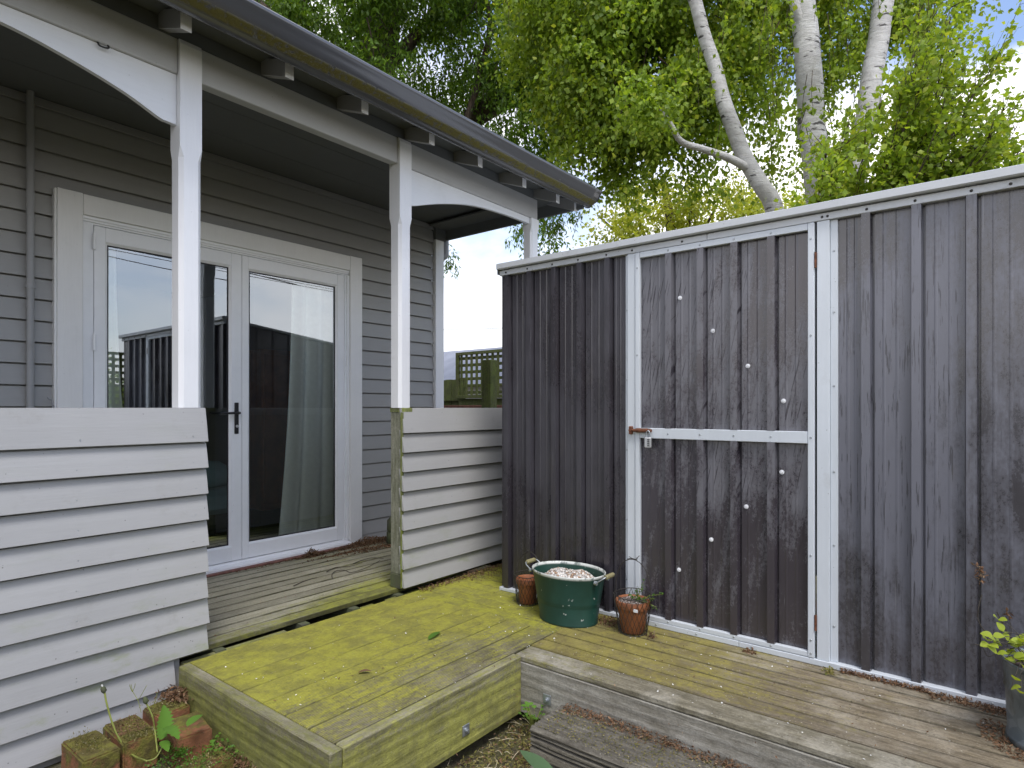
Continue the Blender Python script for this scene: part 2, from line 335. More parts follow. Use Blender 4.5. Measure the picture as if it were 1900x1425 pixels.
MT['shedR'] = mk_shed('chalky_shed_sheet', (0.050, 0.047, 0.054), (0.130, 0.133, 0.160), 0.0, 0.57, 0.8, 0.45, 0.13)
MT['trim'] = paint('pale_blue_grey_steel_trim', (0.60, 0.64, 0.68), 0.42, (6, 6, 1), 0.3, (0.25, 0.24, 0.2), var=0.03, speck=0.5)
MT['cap'] = paint('shed_roof_cap', (0.52, 0.54, 0.56), 0.38, (6, 1, 6), 0.5, (0.22, 0.22, 0.2), var=0.02, speck=0.6)
MT['alu'] = paint('white_powder_coated_door', (0.80, 0.815, 0.85), 0.35, (2, 2, 2), 0.05, var=0.0, speck=0.2)
def simple(name, col, rough=0.5, metal=0.0, var=0.2, sc=12, bump=0.0, spec=0.5, col2=None):
    m = M(name); n = m.noise(m.coord((1,1,1)), sc, 6, 0.65)
    k = m.mix(m.ramp(n, 0.3, 0.7), m.scale(col, 1 - var), col2 or m.scale(col, 1 + var)); m.set(k, rough, metal, spec)
    if bump: m.bump(n, bump, 0.7)
    return m.m
def gutter_mat():
    m = M('dark_grey_gutter_enamel'); x, y, z = m.xyz()
    n = m.noise(m.coord((1,1,1)), 30, 7, 0.75); n2 = m.noise(m.coord((0.6,1,1)), 3, 4)
    line = m.math('ABSOLUTE', m.math('SUBTRACT', z, m.math('ADD', 2.876, m.math('MULTIPLY', n2, 0.012)))); band = m.ramp(line, 0.006, 0.014, 1, 0)
    mk = m.math('MULTIPLY', band, m.ramp(n, 0.34, 0.50, 0, 0.97))
    k = m.mix(mk, (0.075, 0.078, 0.09), (0.13, 0.115, 0.014)); sp = m.ramp(m.voro(m.coord((1,1,1)), 16), 0.02, 0.045, 0.6, 0)
    k = m.mix(m.math('MULTIPLY', sp, m.ramp(n2, 0.5, 0.6)), k, (0.7, 0.7, 0.68))
    m.set(k, m.ramp(mk, 0, 1, 0.20, 0.95), spec=0.9); m.bump(m.math('MULTIPLY', n, mk), 0.008, 0.9); return m.m
MT['gutter'] = gutter_mat()
MT['roof'] = simple('dark_roof_steel', (0.12, 0.125, 0.14), 0.45)
MT['black'] = simple('black_handle_metal', (0.02, 0.02, 0.022), 0.35)
MT['gasket'] = simple('black_rubber_gasket', (0.015, 0.015, 0.02), 0.6)
MT['rust'] = simple('rusted_steel', (0.16, 0.06, 0.03), 0.8, 0.2, 0.5, 60, 0.002)
MT['steel'] = simple('galvanised_steel', (0.42, 0.45, 0.47), 0.42, 0.75, 0.15, 25)
MT['chrome'] = simple('silver_lock_case', (0.62, 0.63, 0.64), 0.35, 0.6, 0.05)
MT['wire'] = simple('dark_rusty_wire', (0.045, 0.04, 0.035), 0.7, 0.3, 0.4, 40)
MT['screwm'] = simple('white_screw', (0.75, 0.76, 0.78), 0.35)
MT['conc'] = simple('mossy_concrete', (0.13, 0.13, 0.09), 0.9, 0, 0.35, 20, 0.006, col2=(0.10, 0.12, 0.05))
MT['curtain'] = simple('pale_sage_curtain', (0.88, 0.92, 0.86), 0.9, 0, 0.04, 30)
MT['teal'] = simple('teal_bedding', (0.25, 0.42, 0.45), 0.9, 0, 0.1, 5)
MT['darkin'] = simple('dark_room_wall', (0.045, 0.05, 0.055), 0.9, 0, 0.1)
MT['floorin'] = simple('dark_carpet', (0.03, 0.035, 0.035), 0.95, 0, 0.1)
MT['orange'] = simple('orange_varnished_wood', (0.34, 0.11, 0.025), 0.4, 0, 0.25, 6)
MT['threshold'] = simple('red_brown_threshold', (0.17, 0.075, 0.06), 0.75, 0, 0.35, 30, 0.002)
MT['soil'] = simple('dark_soil', (0.055, 0.035, 0.028), 0.95, 0, 0.5, 70, 0.01)
MT['nroof'] = simple('far_grey_roof', (0.24, 0.26, 0.32), 0.8, 0, 0.12, 2)
MT['brownrail'] = simple('reddish_brown_board', (0.16, 0.07, 0.05), 0.8, 0, 0.3, 20, 0.002)
MT['pipe'] = paint('grey_painted_pipe', (0.27, 0.275, 0.285), 0.45, (6,6,1), 0.3)
def pebble(name, a, b, c, sc):
    m = M(name); v = m.voro(m.coord((1,1,1)), sc, out=1)
    s = m.t.nodes.new('ShaderNodeSeparateXYZ'); m.l(v, s.inputs[0]); d = m.voro(m.coord((1,1,1)), sc)
    k = m.mix(m.ramp(s.outputs[0], 0.3, 0.7), a, b); k = m.mix(m.ramp(s.outputs[1], 0.72, 0.75), k, c)
    k = m.scale(k, m.ramp(d, 0, 0.9, 1.15, 0.35)); m.set(k, 0.95); m.bump(d, -0.006, 1.0); return m.m
MT['perlite'] = pebble('pale_crusted_potting_mix', (0.86, 0.82, 0.77), (0.80, 0.74, 0.66), (0.45, 0.30, 0.2), 90)
MT['mix'] = pebble('gritty_potting_mix', (0.16, 0.12, 0.10), (0.34, 0.28, 0.25), (0.55, 0.48, 0.44), 120)
def terracotta(name, wet):
    m = M(name); n = m.noise(m.coord((1,1,1)), 14, 7, 0.7); x, y, z = m.xyz()
    k = m.mix(m.ramp(n, 0.35, 0.7), (0.36*wet, 0.125*wet, 0.048*wet), (0.20*wet, 0.078*wet, 0.035*wet))
    k = m.mix(m.ramp(m.noise(m.coord((1,1,1)), 30, 6), 0.6, 0.75, 0, 0.5), k, (0.10, 0.06, 0.03))
    m.set(k, 0.55); m.bump(n, 0.003, 0.5); return m.m
MT['terra'] = terracotta('wet_terracotta', 1.0)
def tubmat():
    m = M('chipped_green_enamel'); x, y, z = m.xyz(); n = m.noise(m.coord((1,1,1)), 26, 7, 0.72); n2 = m.noise(m.coord((1,1,1)), 5, 3)
    k = m.mix(m.ramp(m.noise(m.coord((1,1,1)), 6, 5), 0.4, 0.7), (0.009, 0.040, 0.030), (0.014, 0.056, 0.042))
    k = m.mix(m.ramp(m.noise(m.coord((1,1,1)), 34, 4, 0.6), 0.68, 0.71, 0, 0.7), k, (0.45, 0.48, 0.44))
    k = m.mix(m.math('MULTIPLY', m.ramp(z, 0.532, 0.542), m.ramp(n, 0.38, 0.5, 0.25, 1)), k, (0.62, 0.64, 0.60))
    m.set(k, 0.38); m.bump(n, 0.001, 0.3); return m.m
MT['tub'] = tubmat()
def galv():
    m = M('tarnished_galvanised_bucket'); v = m.voro(m.coord((1,1,1)), 22, out=1); x, y, z = m.xyz(); s = m.t.nodes.new('ShaderNodeSeparateXYZ'); m.l(v, s.inputs[0])
    k = m.mix(s.outputs[0], (0.15, 0.18, 0.20), (0.24, 0.27, 0.29)); k = m.mix(m.ramp(m.noise(m.coord((1,1,0.5)), 7, 6, 0.7), 0.5, 0.7, 0, 0.8), k, (0.12, 0.10, 0.05)); k = m.mix(m.ramp(m.noise(m.coord((1,1,0.25)), 16, 6, 0.7), 0.52, 0.68, 0, 0.6), k, (0.06, 0.065, 0.07)); m.set(k, 0.42, 0.6); return m.m
MT['galv'] = galv()
def brickmat(seedbias):
    m = M('mossy_old_brick'); n = m.noise(m.coord((1,1,1)), 16, 7, 0.7); n2 = m.noise(m.coord((1,1,1)), 45, 6, 0.75); big = m.noise(m.coord((1,1,1)), 9, 5, 0.6)
    k = m.mix(m.ramp(n, 0.35, 0.65), (0.30, 0.12, 0.055), (0.20, 0.09, 0.045)); k = m.mix(m.ramp(n2, 0.6, 0.72, 0, 0.6), k, (0.42, 0.34, 0.26))
    up = m.ramp(m.nrm()[2], -0.3, 1.0, -0.04, 0.10)
    mk = m.ramp(m.math('ADD', m.math('ADD', big, m.math('MULTIPLY', n2, 0.25)), m.math('ADD', up, seedbias)), 0.60, 0.76, 0, 0.92)
    k = m.mix(mk, k, m.mix(m.ramp(n, 0.4, 0.6), (0.17, 0.17, 0.025), (0.10, 0.085, 0.02)))
    m.set(k, 0.92); m.bump(m.math('ADD', n, m.math('MULTIPLY', n2, m.math('ADD', 0.6, mk))), 0.008, 0.9); return m.m
MT['brick'] = brickmat(0.0); MT['brickm'] = brickmat(0.10)
def groundmat():
    m = M('mossy_littered_earth'); n = m.noise(m.coord((1,1,1)), 7, 8, 0.7); n2 = m.noise(m.coord((1,1,1)), 30, 7, 0.75); n3 = m.noise(m.coord((1,1,1)), 2.2, 5)
    k = m.mix(m.ramp(n, 0.35, 0.62), (0.075, 0.058, 0.036), (0.135, 0.125, 0.065)); k = m.mix(m.ramp(n2, 0.50, 0.66, 0, 0.9), k, (0.15, 0.16, 0.035))
    k = m.mix(m.ramp(n3, 0.56, 0.66, 0, 0.6), k, (0.20, 0.09, 0.05)); k = m.mix(m.ramp(m.noise(m.coord((1,1,1)), 55, 3), 0.66, 0.72, 0, 0.7), k, (0.34, 0.30, 0.2))
    m.set(k, 0.95); m.bump(m.math('ADD', n, m.math('MULTIPLY', n2, 0.7)), 0.03, 0.9); return m.m
MT['ground'] = groundmat()
def leafmat(name, c1, c2, c3, trans=0.45, rough=0.45, tint=(1.25, 1.2, 0.45)):
    m = M(name); r = m.geo.outputs['Random Per Island']; big = m.noise(m.coord((1,1,1), jitter=False), 1.1, 3)
    k = m.mix(m.ramp(r, 0.0, 0.6), c1, c2); k = m.mix(m.ramp(r, 0.80, 1.0, 0, 0.9), k, c3); k = m.scale(k, m.ramp(big, 0.3, 0.7, 0.78, 1.22))
    m.set(k, rough, spec=0.35)
    tr = m.t.nodes.new('ShaderNodeBsdfTranslucent'); m.l(m.mix(1.0, k, tint, 'MULTIPLY'), tr.inputs[0])
    mx = m.t.nodes.new('ShaderNodeMixShader'); mx.inputs[0].default_value = trans
    m.l(m.b.outputs[0], mx.inputs[1]); m.l(tr.outputs[0], mx.inputs[2]); m.l(mx.outputs[0], m.out.inputs[0]); return m.m
MT['lf_dark'] = leafmat('dark_green_willowy_leaf', (0.06, 0.115, 0.018), (0.14, 0.25, 0.032), (0.21, 0.30, 0.04), 0.55)
MT['lf_mid'] = leafmat('mid_green_birch_leaf', (0.13, 0.21, 0.022), (0.26, 0.37, 0.042), (0.42, 0.47, 0.07), 0.5)
MT['lf_bright'] = leafmat('bright_spring_birch_leaf', (0.20, 0.31, 0.035), (0.33, 0.45, 0.055), (0.50, 0.55, 0.10), 0.5)
MT['lf_yel'] = leafmat('yellow_green_far_leaf', (0.32, 0.38, 0.05), (0.46, 0.50, 0.09), (0.60, 0.58, 0.18), 0.5)
MT['lf_weed'] = leafmat('weed_leaf', (0.07, 0.16, 0.025), (0.12, 0.25, 0.035), (0.18, 0.32, 0.05), 0.4)
MT['lf_lime'] = leafmat('lime_round_leaf', (0.28, 0.34, 0.03), (0.36, 0.44, 0.05), (0.48, 0.46, 0.06), 0.4)
MT['litter'] = leafmat('brown_leaf_litter', (0.11, 0.060, 0.033), (0.19, 0.105, 0.055), (0.32, 0.24, 0.15), 0.1, 0.8, (1.0, 0.8, 0.6))
MT['chips'] = leafmat('moss_and_straw_litter', (0.10, 0.11, 0.02), (0.20, 0.17, 0.05), (0.42, 0.36, 0.22), 0.15, 0.85, (1, 1, 0.6))
MT['fleck'] = simple('white_fleck', (0.78, 0.78, 0.74), 0.8)
MT['greenleaf'] = leafmat('dull_green_fallen_leaf', (0.09, 0.15, 0.07), (0.10, 0.17, 0.08), (0.12, 0.18, 0.1), 0.15, 0.4)
MT['twig'] = simple('dark_twig', (0.06, 0.05, 0.04), 0.85, 0, 0.3, 30)
MT['stem'] = simple('yellow_green_stem', (0.24, 0.27, 0.06), 0.55, 0, 0.25, 20)
def birchbark():
    m = M('white_birch_bark'); c = m.coord((1, 1, 4.5), jitter=False)
    n = m.noise(c, 3.4, 6, 0.65); d = m.noise(m.coord((2.2, 2.2, 9), jitter=False), 1.5, 5, 0.6); f = m.noise(m.coord((1,1,7), jitter=False), 14, 6, 0.7)
    k = m.mix(m.ramp(n, 0.3, 0.7), (0.66, 0.65, 0.63), (0.47, 0.455, 0.44)); k = m.mix(m.ramp(f, 0.58, 0.70, 0, 0.55), k, (0.20, 0.17, 0.15))
    k = m.mix(m.ramp(d, 0.595, 0.64, 0, 0.92), k, (0.035, 0.03, 0.028)); k = m.mix(m.ramp(m.noise(m.coord((1,1,0.5), jitter=False), 5, 6, 0.7), 0.5, 0.72, 0, 0.5), k, (0.22, 0.21, 0.19)); m.set(k, 0.75); m.bump(m.math('ADD', f, n), 0.02, 0.9); return m.m
MT['birch'] = birchbark()
def bark():
    m = M('dark_brown_bark'); n = m.noise(m.coord((6, 6, 1.2), jitter=False), 4, 8, 0.72); k = m.mix(m.ramp(n, 0.35, 0.65), (0.025, 0.018, 0.013), (0.10, 0.07, 0.045))
    k = m.mix(m.ramp(m.noise(m.coord((1,1,1)), 2, 4), 0.55, 0.7, 0, 0.5), k, (0.16, 0.075, 0.035)); m.set(k, 0.9); m.bump(n, 0.03, 0.9); return m.m
MT['bark'] = bark()
def glassmat():
    m = M('double_glazing'); t = m.t; t.nodes.remove(m.b)
    gl = t.nodes.new('ShaderNodeBsdfGlossy'); gl.inputs['Roughness'].default_value = 0.0; gl.inputs['Color'].default_value = (0.86, 0.93, 1.0, 1)
    tr = t.nodes.new('ShaderNodeBsdfTransparent'); tr.inputs['Color'].default_value = (0.93, 0.96, 0.95, 1)
    fr = t.nodes.new('ShaderNodeFresnel'); fr.inputs['IOR'].default_value = 1.5
    f = m.math('ADD', m.math('MULTIPLY', fr.outputs[0], 2.6), 0.19, clamp=True)
    mx = t.nodes.new('ShaderNodeMixShader'); m.l(f, mx.inputs[0]); m.l(tr.outputs[0], mx.inputs[1]); m.l(gl.outputs[0], mx.inputs[2]); m.l(mx.outputs[0], m.out.inputs[0])
    return m.m
MT['glass'] = glassmat()

# ================================================================ SETTING
def ground():
    mb = MB(); n = 70; vs = []
    xs = [-1.2 + 4.6*i/n for i in range(n+1)]; ys = [-1.0 + 4.4*i/n for i in range(n+1)]
    for y in ys:
        for x in xs:
            h = mnoise.noise(Vector((x*3, y*3, 1.0)))*0.018 + mnoise.noise(Vector((x*13, y*13, 2)))*0.008
            if x < 1.12 and y > 1.3: h += 0.07 * min(1, (y-1.3)/0.7)         # soil banked behind the platform, round the bricks
            e = min(x+1.2, 3.4-x, y+1.0, 3.4-y)
            vs.append((x, y, (h)*min(1, max(0, e/0.3)) + 0.0))
    w = n+1; mb.add(vs, [(j*w+i, j*w+i+1, (j+1)*w+i+1, (j+1)*w+i) for j in range(n) for i in range(n)], True)
    # far skirt
    X0, X1, Y0, Y1, R = -1.2, 3.4, -1.0, 3.4, 400
    q = [(X0,Y0,0),(X1,Y0,0),(X1,Y1,0),(X0,Y1,0),(-R,-R,0),(R,-R,0),(R,R,0),(-R,R,0)]
    mb.add(q, [(4,5,1,0),(5,6,2,1),(6,7,3,2),(7,4,0,3)])
    structure(mb.build('ground', MT['ground']))
ground()

# ================================================================ HOUSE
house = thing('weatherboard_house', 'grey weatherboard house with a verandah, white posts and white glazed french doors', 'house')
WT = 3.885                    # front tip plane of the wall boards
def board(y, z0, h, x0, x1, name='weatherboard', mat='siding', parent=house, tip=0.019, th=0.016, slop=0.0):
    """bevel-back board facing -Y: bottom edge stands proud by tip"""
    mb = MB(); c = 0.0015
    gd = 0.011; zg = z0 + min(h*0.9, SP - 0.0075) if abs(h-SP) < 0.03 else z0 + h - 0.0075 if h < SP else z0 + h - 0.001; ft = (zg-z0)/h
    poly = [(y, z0+c), (y+c, z0), (y+th*0.5, z0+0.001), (y+th, z0+0.006), (y+tip+gd+0.006, z0+h), (y+tip+gd, z0+h), (y+tip*ft+gd, zg+0.001), (y+tip*ft, zg), (y+tip*0.5*ft-0.0010, z0+(zg-z0)*0.5)]
    n = len(poly); sl = slop
    vs = [(x0, p[0], p[1]) for p in poly] + [(x1, p[0], p[1]+sl) for p in poly]
    mb.add(vs, [(i, n+i, n+(i+1) % n, (i+1) % n) for i in range(n)] + [tuple(range(n)), tuple(range(n, 2*n))[::-1]])
    return mb.build(name, MT[mat], parent)
SP = 0.1108; z = 1.368 - SP*9
zs = []
while z < 3.0: zs.append(z); z += SP
DX0, DX1 = 1.043, 3.006        # casing outer
for z in [zs[0]-SP+0.055] + zs:
    h = SP + 0.02
    if z > 2.985-SP: h = max(0.02, 2.975 - z)
    if z < 2.45:
        board(WT, z, h, -2.2, DX0+0.004); board(WT, z, h, DX1-0.004, 3.80)
    else: board(WT, z, h, -2.2, 3.80)
# wall cores, room
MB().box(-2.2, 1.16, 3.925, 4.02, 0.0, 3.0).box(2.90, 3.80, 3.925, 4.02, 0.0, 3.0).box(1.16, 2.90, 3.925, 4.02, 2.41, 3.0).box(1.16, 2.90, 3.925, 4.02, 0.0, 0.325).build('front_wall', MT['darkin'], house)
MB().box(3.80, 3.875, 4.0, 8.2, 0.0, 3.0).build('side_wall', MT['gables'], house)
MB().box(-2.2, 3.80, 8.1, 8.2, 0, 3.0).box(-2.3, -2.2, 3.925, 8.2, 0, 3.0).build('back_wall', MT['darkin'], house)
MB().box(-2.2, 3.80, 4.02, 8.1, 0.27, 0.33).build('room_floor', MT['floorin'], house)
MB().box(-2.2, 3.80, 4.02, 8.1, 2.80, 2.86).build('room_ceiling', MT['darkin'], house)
MB().cbox(3.80, 3.90, 3.862, 3.90, 0.2, 2.835, 0.002).build('corner_board', MT['white'], house)
MB().cbox(3.876, 3.90, 3.902, 3.99, 0.2, 2.97, 0.002).build('corner_board', MT['white'], house)
MB().box(3.801, 3.924, 3.862, 3.999, 2.8355, 2.9705).build('corner_block', MT['soffit'], house)
# soffit and side fascia
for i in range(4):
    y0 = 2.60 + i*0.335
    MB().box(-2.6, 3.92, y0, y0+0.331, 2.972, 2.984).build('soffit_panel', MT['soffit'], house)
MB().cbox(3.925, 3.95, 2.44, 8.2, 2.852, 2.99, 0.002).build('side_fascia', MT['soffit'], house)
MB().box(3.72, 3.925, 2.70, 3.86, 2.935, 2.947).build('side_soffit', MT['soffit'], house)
# casing
MB().cbox(DX0, 1.159, 3.858, 3.90, 0.325, 2.515, 0.003).build('door_casing', MT['casing'], house)
MB().cbox(DX0-0.012, DX0-0.001, 3.862, 3.90, 0.325, 2.512, 0.002).build('casing_scriber', MT['casing'], house)
MB().cbox(2.895, DX1, 3.858, 3.90, 0.325, 2.515, 0.003).build('door_casing', MT['casing'], house)
MB().cbox(1.160, 2.894, 3.858, 3.90, 2.402, 2.512, 0.003).build('door_casing', MT['casing'], house)
# door frame
frame = thing('door_frame', None, None); frame.parent = house
MB().extr([(3.872,2.401),(3.872,2.386),(3.880,2.386),(3.880,2.374),(3.890,2.374),(3.890,2.364),(3.96,2.364),(3.96,2.401)], 0, 1.160, 2.894).build('frame_head', MT['alu'], frame)
for s, a in ((1, 1.160), (-1, 2.894)):
    MB().extr([(a,3.872),(a+s*0.018,3.872),(a+s*0.018,3.880),(a+s*0.035,3.880),(a+s*0.035,3.890),(a+s*0.056,3.890),(a+s*0.056,3.96),(a,3.96)][::s], 2, 0.365, 2.364).build('frame_jamb', MT['alu'], frame)
MB().extr([(3.835,0.332),(3.96,0.332),(3.96,0.366),(3.885,0.366),(3.878,0.352),(3.850,0.348),(3.835,0.344)], 0, 1.165, 2.889).build('frame_sill', MT['alu'], frame)
MB().cbox(1.165, 2.889, 3.800, 3.96, 0.321, 0.3325, 0.002).build('threshold', MT['threshold'], frame)
def leaf(x0, x1, gx0, gx1, hs):
    d = thing('french_door', None, None); d.parent = house
    y0, y1, z0, z1, gz0, gz1 = 3.888, 3.93, 0.370, 2.361, 0.473, 2.268
    b = 0.012
    MB().cbox(x0, gx0-b, y0, y1, z0, z1, 0.002).build('door_stile', MT['alu'], d); MB().cbox(gx1+b, x1, y0, y1, z0, z1, 0.002).build('door_stile', MT['alu'], d)
    MB().cbox(gx0-b, gx1+b, y0+0.0005, y1, z0, gz0-b, 0.002).build('door_rail', MT['alu'], d); MB().cbox(gx0-b, gx1+b, y0+0.0005, y1, gz1+b, z1, 0.002).build('door_rail', MT['alu'], d)
    bead = MB()
    bead.extr([(y0+0.003, gz0-b), (y0+0.012, gz0), (y0+0.02, gz0), (y0+0.02, gz0-b)], 0, gx0-b, gx1+b).extr([(y0+0.003, gz1+b), (y0+0.02, gz1+b), (y0+0.02, gz1), (y0+0.012, gz1)], 0, gx0-b, gx1+b)
    bead.extr([(gx0-b, y0+0.0031), (gx0, y0+0.0121), (gx0, y0+0.0201), (gx0-b, y0+0.0201)], 2, gz0-b, gz1+b).extr([(gx1+b, y0+0.0031), (gx1+b, y0+0.0201), (gx1, y0+0.0201), (gx1, y0+0.0121)], 2, gz0-b, gz1+b)
    bead.build('glazing_bead', MT['alu'], d)
    g = 0.007; gb = MB(); yg = y0+0.0135
    gb.box(gx0, gx1, yg, yg+0.006, gz0, gz0+g).box(gx0, gx1, yg, yg+0.006, gz1-g, gz1).box(gx0, gx0+g, yg+0.0002, yg+0.0058, gz0+g, gz1-g).box(gx1-g, gx1, yg+0.0002, yg+0.0058, gz0+g, gz1-g)
    gb.build('gasket', MT['gasket'], d)
    MB().add([(gx0, yg+0.004, gz0), (gx1, yg+0.004, gz0), (gx1, yg+0.004, gz1), (gx0, yg+0.004, gz1)], [(0,1,2,3)]).build('pane', MT['glass'], d)
    for zc in (2.27, 1.72, 1.06, 0.47):
        hb = MB(); hb.tube([(hs, 3.876, zc-0.045), (hs, 3.876, zc+0.045)], 0.0075, 10); hb.build('hinge', MT['alu'], d)
    return d
dl = leaf(1.219, 2.0565, 1.286, 1.975, 1.2165); dr = leaf(2.0595, 2.875, 2.113, 2.788, 2.8785)
# lever handle
MB().cbox(2.006, 2.033, 3.878, 3.8875, 1.192, 1.395, 0.003).build('handle_plate', MT['black'], dl)
MB().tube([(2.02,3.882,1.328),(2.02,3.845,1.328),(2.005,3.838,1.328),(1.89,3.838,1.326)], [0.010,0.009,0.008,0.007], 10).build('lever_handle', MT['black'], dl)
MB().tube([(2.02,3.879,1.242),(2.02,3.872,1.242)], 0.009, 14).build('lock_cylinder', MT['chrome'], dl)
# posts
def post(x0, x1, y0, y1, zb, zt, zn=2.457):
    mb = MB(); c = 0.016; q = 0.0015
    def ring(c, z): return [(x0+c,y0,z),(x1-c,y0,z),(x1,y0+c,z),(x1,y1-c,z),(x1-c,y1,z),(x0+c,y1,z),(x0,y1-c,z),(x0,y0+c,z)]
    R = [ring(c, zb), ring(c, zn-0.045), ring(q, zn), ring(q, zt-0.02), ring(q, zt)]
    if zt > 2.8: R[-1] = [(x, (y if y > y0+0.01 else y0+0.008), z) for x, y, z in R[-1]]
    vs = [p for r in R for p in r]
    mb.add(vs, [(i*8+k, i*8+(k+1) % 8, (i+1)*8+(k+1) % 8, (i+1)*8+k) for i in range(len(R)-1) for k in range(8)] + [tuple(range(8))[::-1], tuple(range(len(vs)-8, len(vs)))])
    return mb.build('verandah_post', MT['white'], house)
post(1.151, 1.242, 2.68, 2.772, 1.361, 2.905)
post(2.352, 2.442, 2.68, 2.772, 1.361, 2.905)
post(3.625, 3.716, 2.69, 2.775, 0.34, 2.757, 2.70)
post(-0.06, 0.032, 2.68, 2.772, 1.361, 2.905)
MB().cbox(1.16, 1.236, 2.69, 2.768, 0.335, 1.36, 0.002).build('post_base', MT['raw'], house)
MB().cbox(2.366, 2.44, 2.677, 2.775, 0.405, 1.335, 0.002).build('post_base', MT['raw'], house)
MB().cbox(2.362, 2.443, 2.674, 2.778, 1.3355, 1.3605, 0.002).build('post_base', MT['studend'], house)
MB().cbox(2.362, 2.443, 2.674, 2.778, 0.322, 0.404, 0.003).build('post_base', MT['conc'], house)
# beam segments between posts
for a, b in ((-2.2, -0.062), (0.034, 1.1495), (1.2435, 2.3505), (2.4435, 3.708)):
    MB().cbox(a, b, 2.697, 2.752, 2.760, 2.906, 0.003).build('verandah_beam', MT['trimgrey'], house)
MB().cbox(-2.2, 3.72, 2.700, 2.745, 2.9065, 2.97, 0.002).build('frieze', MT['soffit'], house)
# curved brackets
def bracket(pts, top, name='curved_bracket'):
    mb = MB(); y0, y1 = 2.710, 2.732; n = len(pts)
    vs = [(x, y0, z) for x, z in pts] + [(x, y0, top) for x, z in pts] + [(x, y1, z) for x, z in pts] + [(x, y1, top) for x, z in pts]
    fs = []
    for i in range(n-1):
        fs += [(i, i+1, n+i+1, n+i), (2*n+i+1, 2*n+i, 3*n+i, 3*n+i+1), (i+1, i, 2*n+i, 2*n+i+1), (n+i, n+i+1, 3*n+i+1, 3*n+i)]
    fs += [(0, n, 3*n, 2*n), (n-1, 3*n-1, 4*n-1, 2*n-1)]
    mb.add(vs, fs); return mb.build(name, MT['whitex'], house)
def smooth(pts, n=8):
    out = []
    for i in range(len(pts)-1):
        p0 = pts[max(i-1,0)]; p1 = pts[i]; p2 = pts[i+1]; p3 = pts[min(i+2, len(pts)-1)]
        for k in range(n):
            t = k/n; out.append(tuple(0.5*((2*p1[j]) + (-p0[j]+p2[j])*t + (2*p0[j]-5*p1[j]+4*p2[j]-p3[j])*t*t + (-p0[j]+3*p1[j]-3*p2[j]+p3[j])*t**3) for j in range(len(p1))))
    out.append(tuple(pts[-1])); return out
bracket(smooth([(2.4435,2.549),(2.50,2.558),(2.722,2.628),(2.997,2.688),(3.304,2.712),(3.624,2.716)]), 2.759)
bracket(smooth([(0.034,2.716),(0.32,2.714),(0.57,2.698),(0.745,2.667),(0.945,2.613),(1.08,2.558),(1.112,2.552),(1.1495,2.549)]), 2.759)
# rafter tails
for x in (-0.70, -0.26, 0.19, 0.63, 1.075, 1.522, 1.941, 2.405, 2.815, 3.262, 3.66, 3.90):
    mb = MB(); y0, y1 = 2.497, 2.76; zb = 2.838; s = 0.384
    w = 0.040
    pol = [(y0, zb), (y1, zb+s*(y1-y0)), (y1, zb+s*(y1-y0)+0.075), (y0, zb+0.078)]
    mb.extr(pol[::-1], 0, x, x+w); rt = mb.build('rafter_tail', MT['gables'], house)  # same grey as the beam, with the eave shadow put into a darker colour
    MB().box(x-0.001, x+w+0.001, y0-0.0015, y0-0.0002, zb-0.001, zb+0.079).build('end_paint', MT['white'], rt)
# eave lining (dark) + roof sheet
s = 0.384
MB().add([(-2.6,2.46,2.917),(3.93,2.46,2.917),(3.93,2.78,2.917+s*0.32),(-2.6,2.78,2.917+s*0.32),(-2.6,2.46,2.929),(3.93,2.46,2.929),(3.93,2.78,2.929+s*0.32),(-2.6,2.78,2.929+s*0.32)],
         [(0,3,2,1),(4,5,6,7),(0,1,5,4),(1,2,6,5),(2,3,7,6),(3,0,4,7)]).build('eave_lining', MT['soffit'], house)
mb = MB(); pr = []
x = -2.7
while x < 3.97: pr.append((x, 0.008*(1+cos(2*pi*x/0.076)))); x += 0.019
vs = [(px, 2.40, 2.955+pz) for px, pz in pr] + [(px, 5.9, 2.955+s*3.5+pz) for px, pz in pr] + [(px, 8.4, 2.955+s*1.0+pz) for px, pz in pr]; n = len(pr)
mb.add(vs, [(i, i+1, n+i+1, n+i) for i in range(n-1)] + [(n+i, n+i+1, 2*n+i+1, 2*n+i) for i in range(n-1)], True); mb.build('roof_sheet', MT['roof'], house)
# gutter: quad profile
prof = [(2.437,2.945),(2.437,2.862),(2.430,2.858),(2.405,2.858),(2.398,2.862),(2.385,2.872),(2.368,2.880),(2.350,2.886),(2.338,2.894),(2.328,2.906),(2.320,2.920),(2.312,2.935),(2.302,2.946),(2.300,2.958),(2.306,2.966),(2.316,2.966),(2.320,2.960)]
mb = MB(); n = len(prof)
xs = [-2.7 + 6.67*i/60 for i in range(61)]
vs = [(x, p[0], p[1] + 0.002*sin(x*1.7)) for x in xs for p in prof]
mb.add(vs, [(i*n+k, (i+1)*n+k, (i+1)*n+k+1, i*n+k+1) for i in range(60) for k in range(n-1)], True)
g = mb.build('gutter', MT['gutter'], house); sd = g.modifiers.new('s', 'SOLIDIFY'); sd.thickness = 0.0015
MB().add([(3.971, p[0], p[1]) for p in prof[:-2]] + [(3.974, p[0], p[1]) for p in prof[:-2]], [tuple(range(n-2)), tuple(range(n-2, 2*(n-2)))[::-1]]).build('gutter_end', MT['gutter'], g)
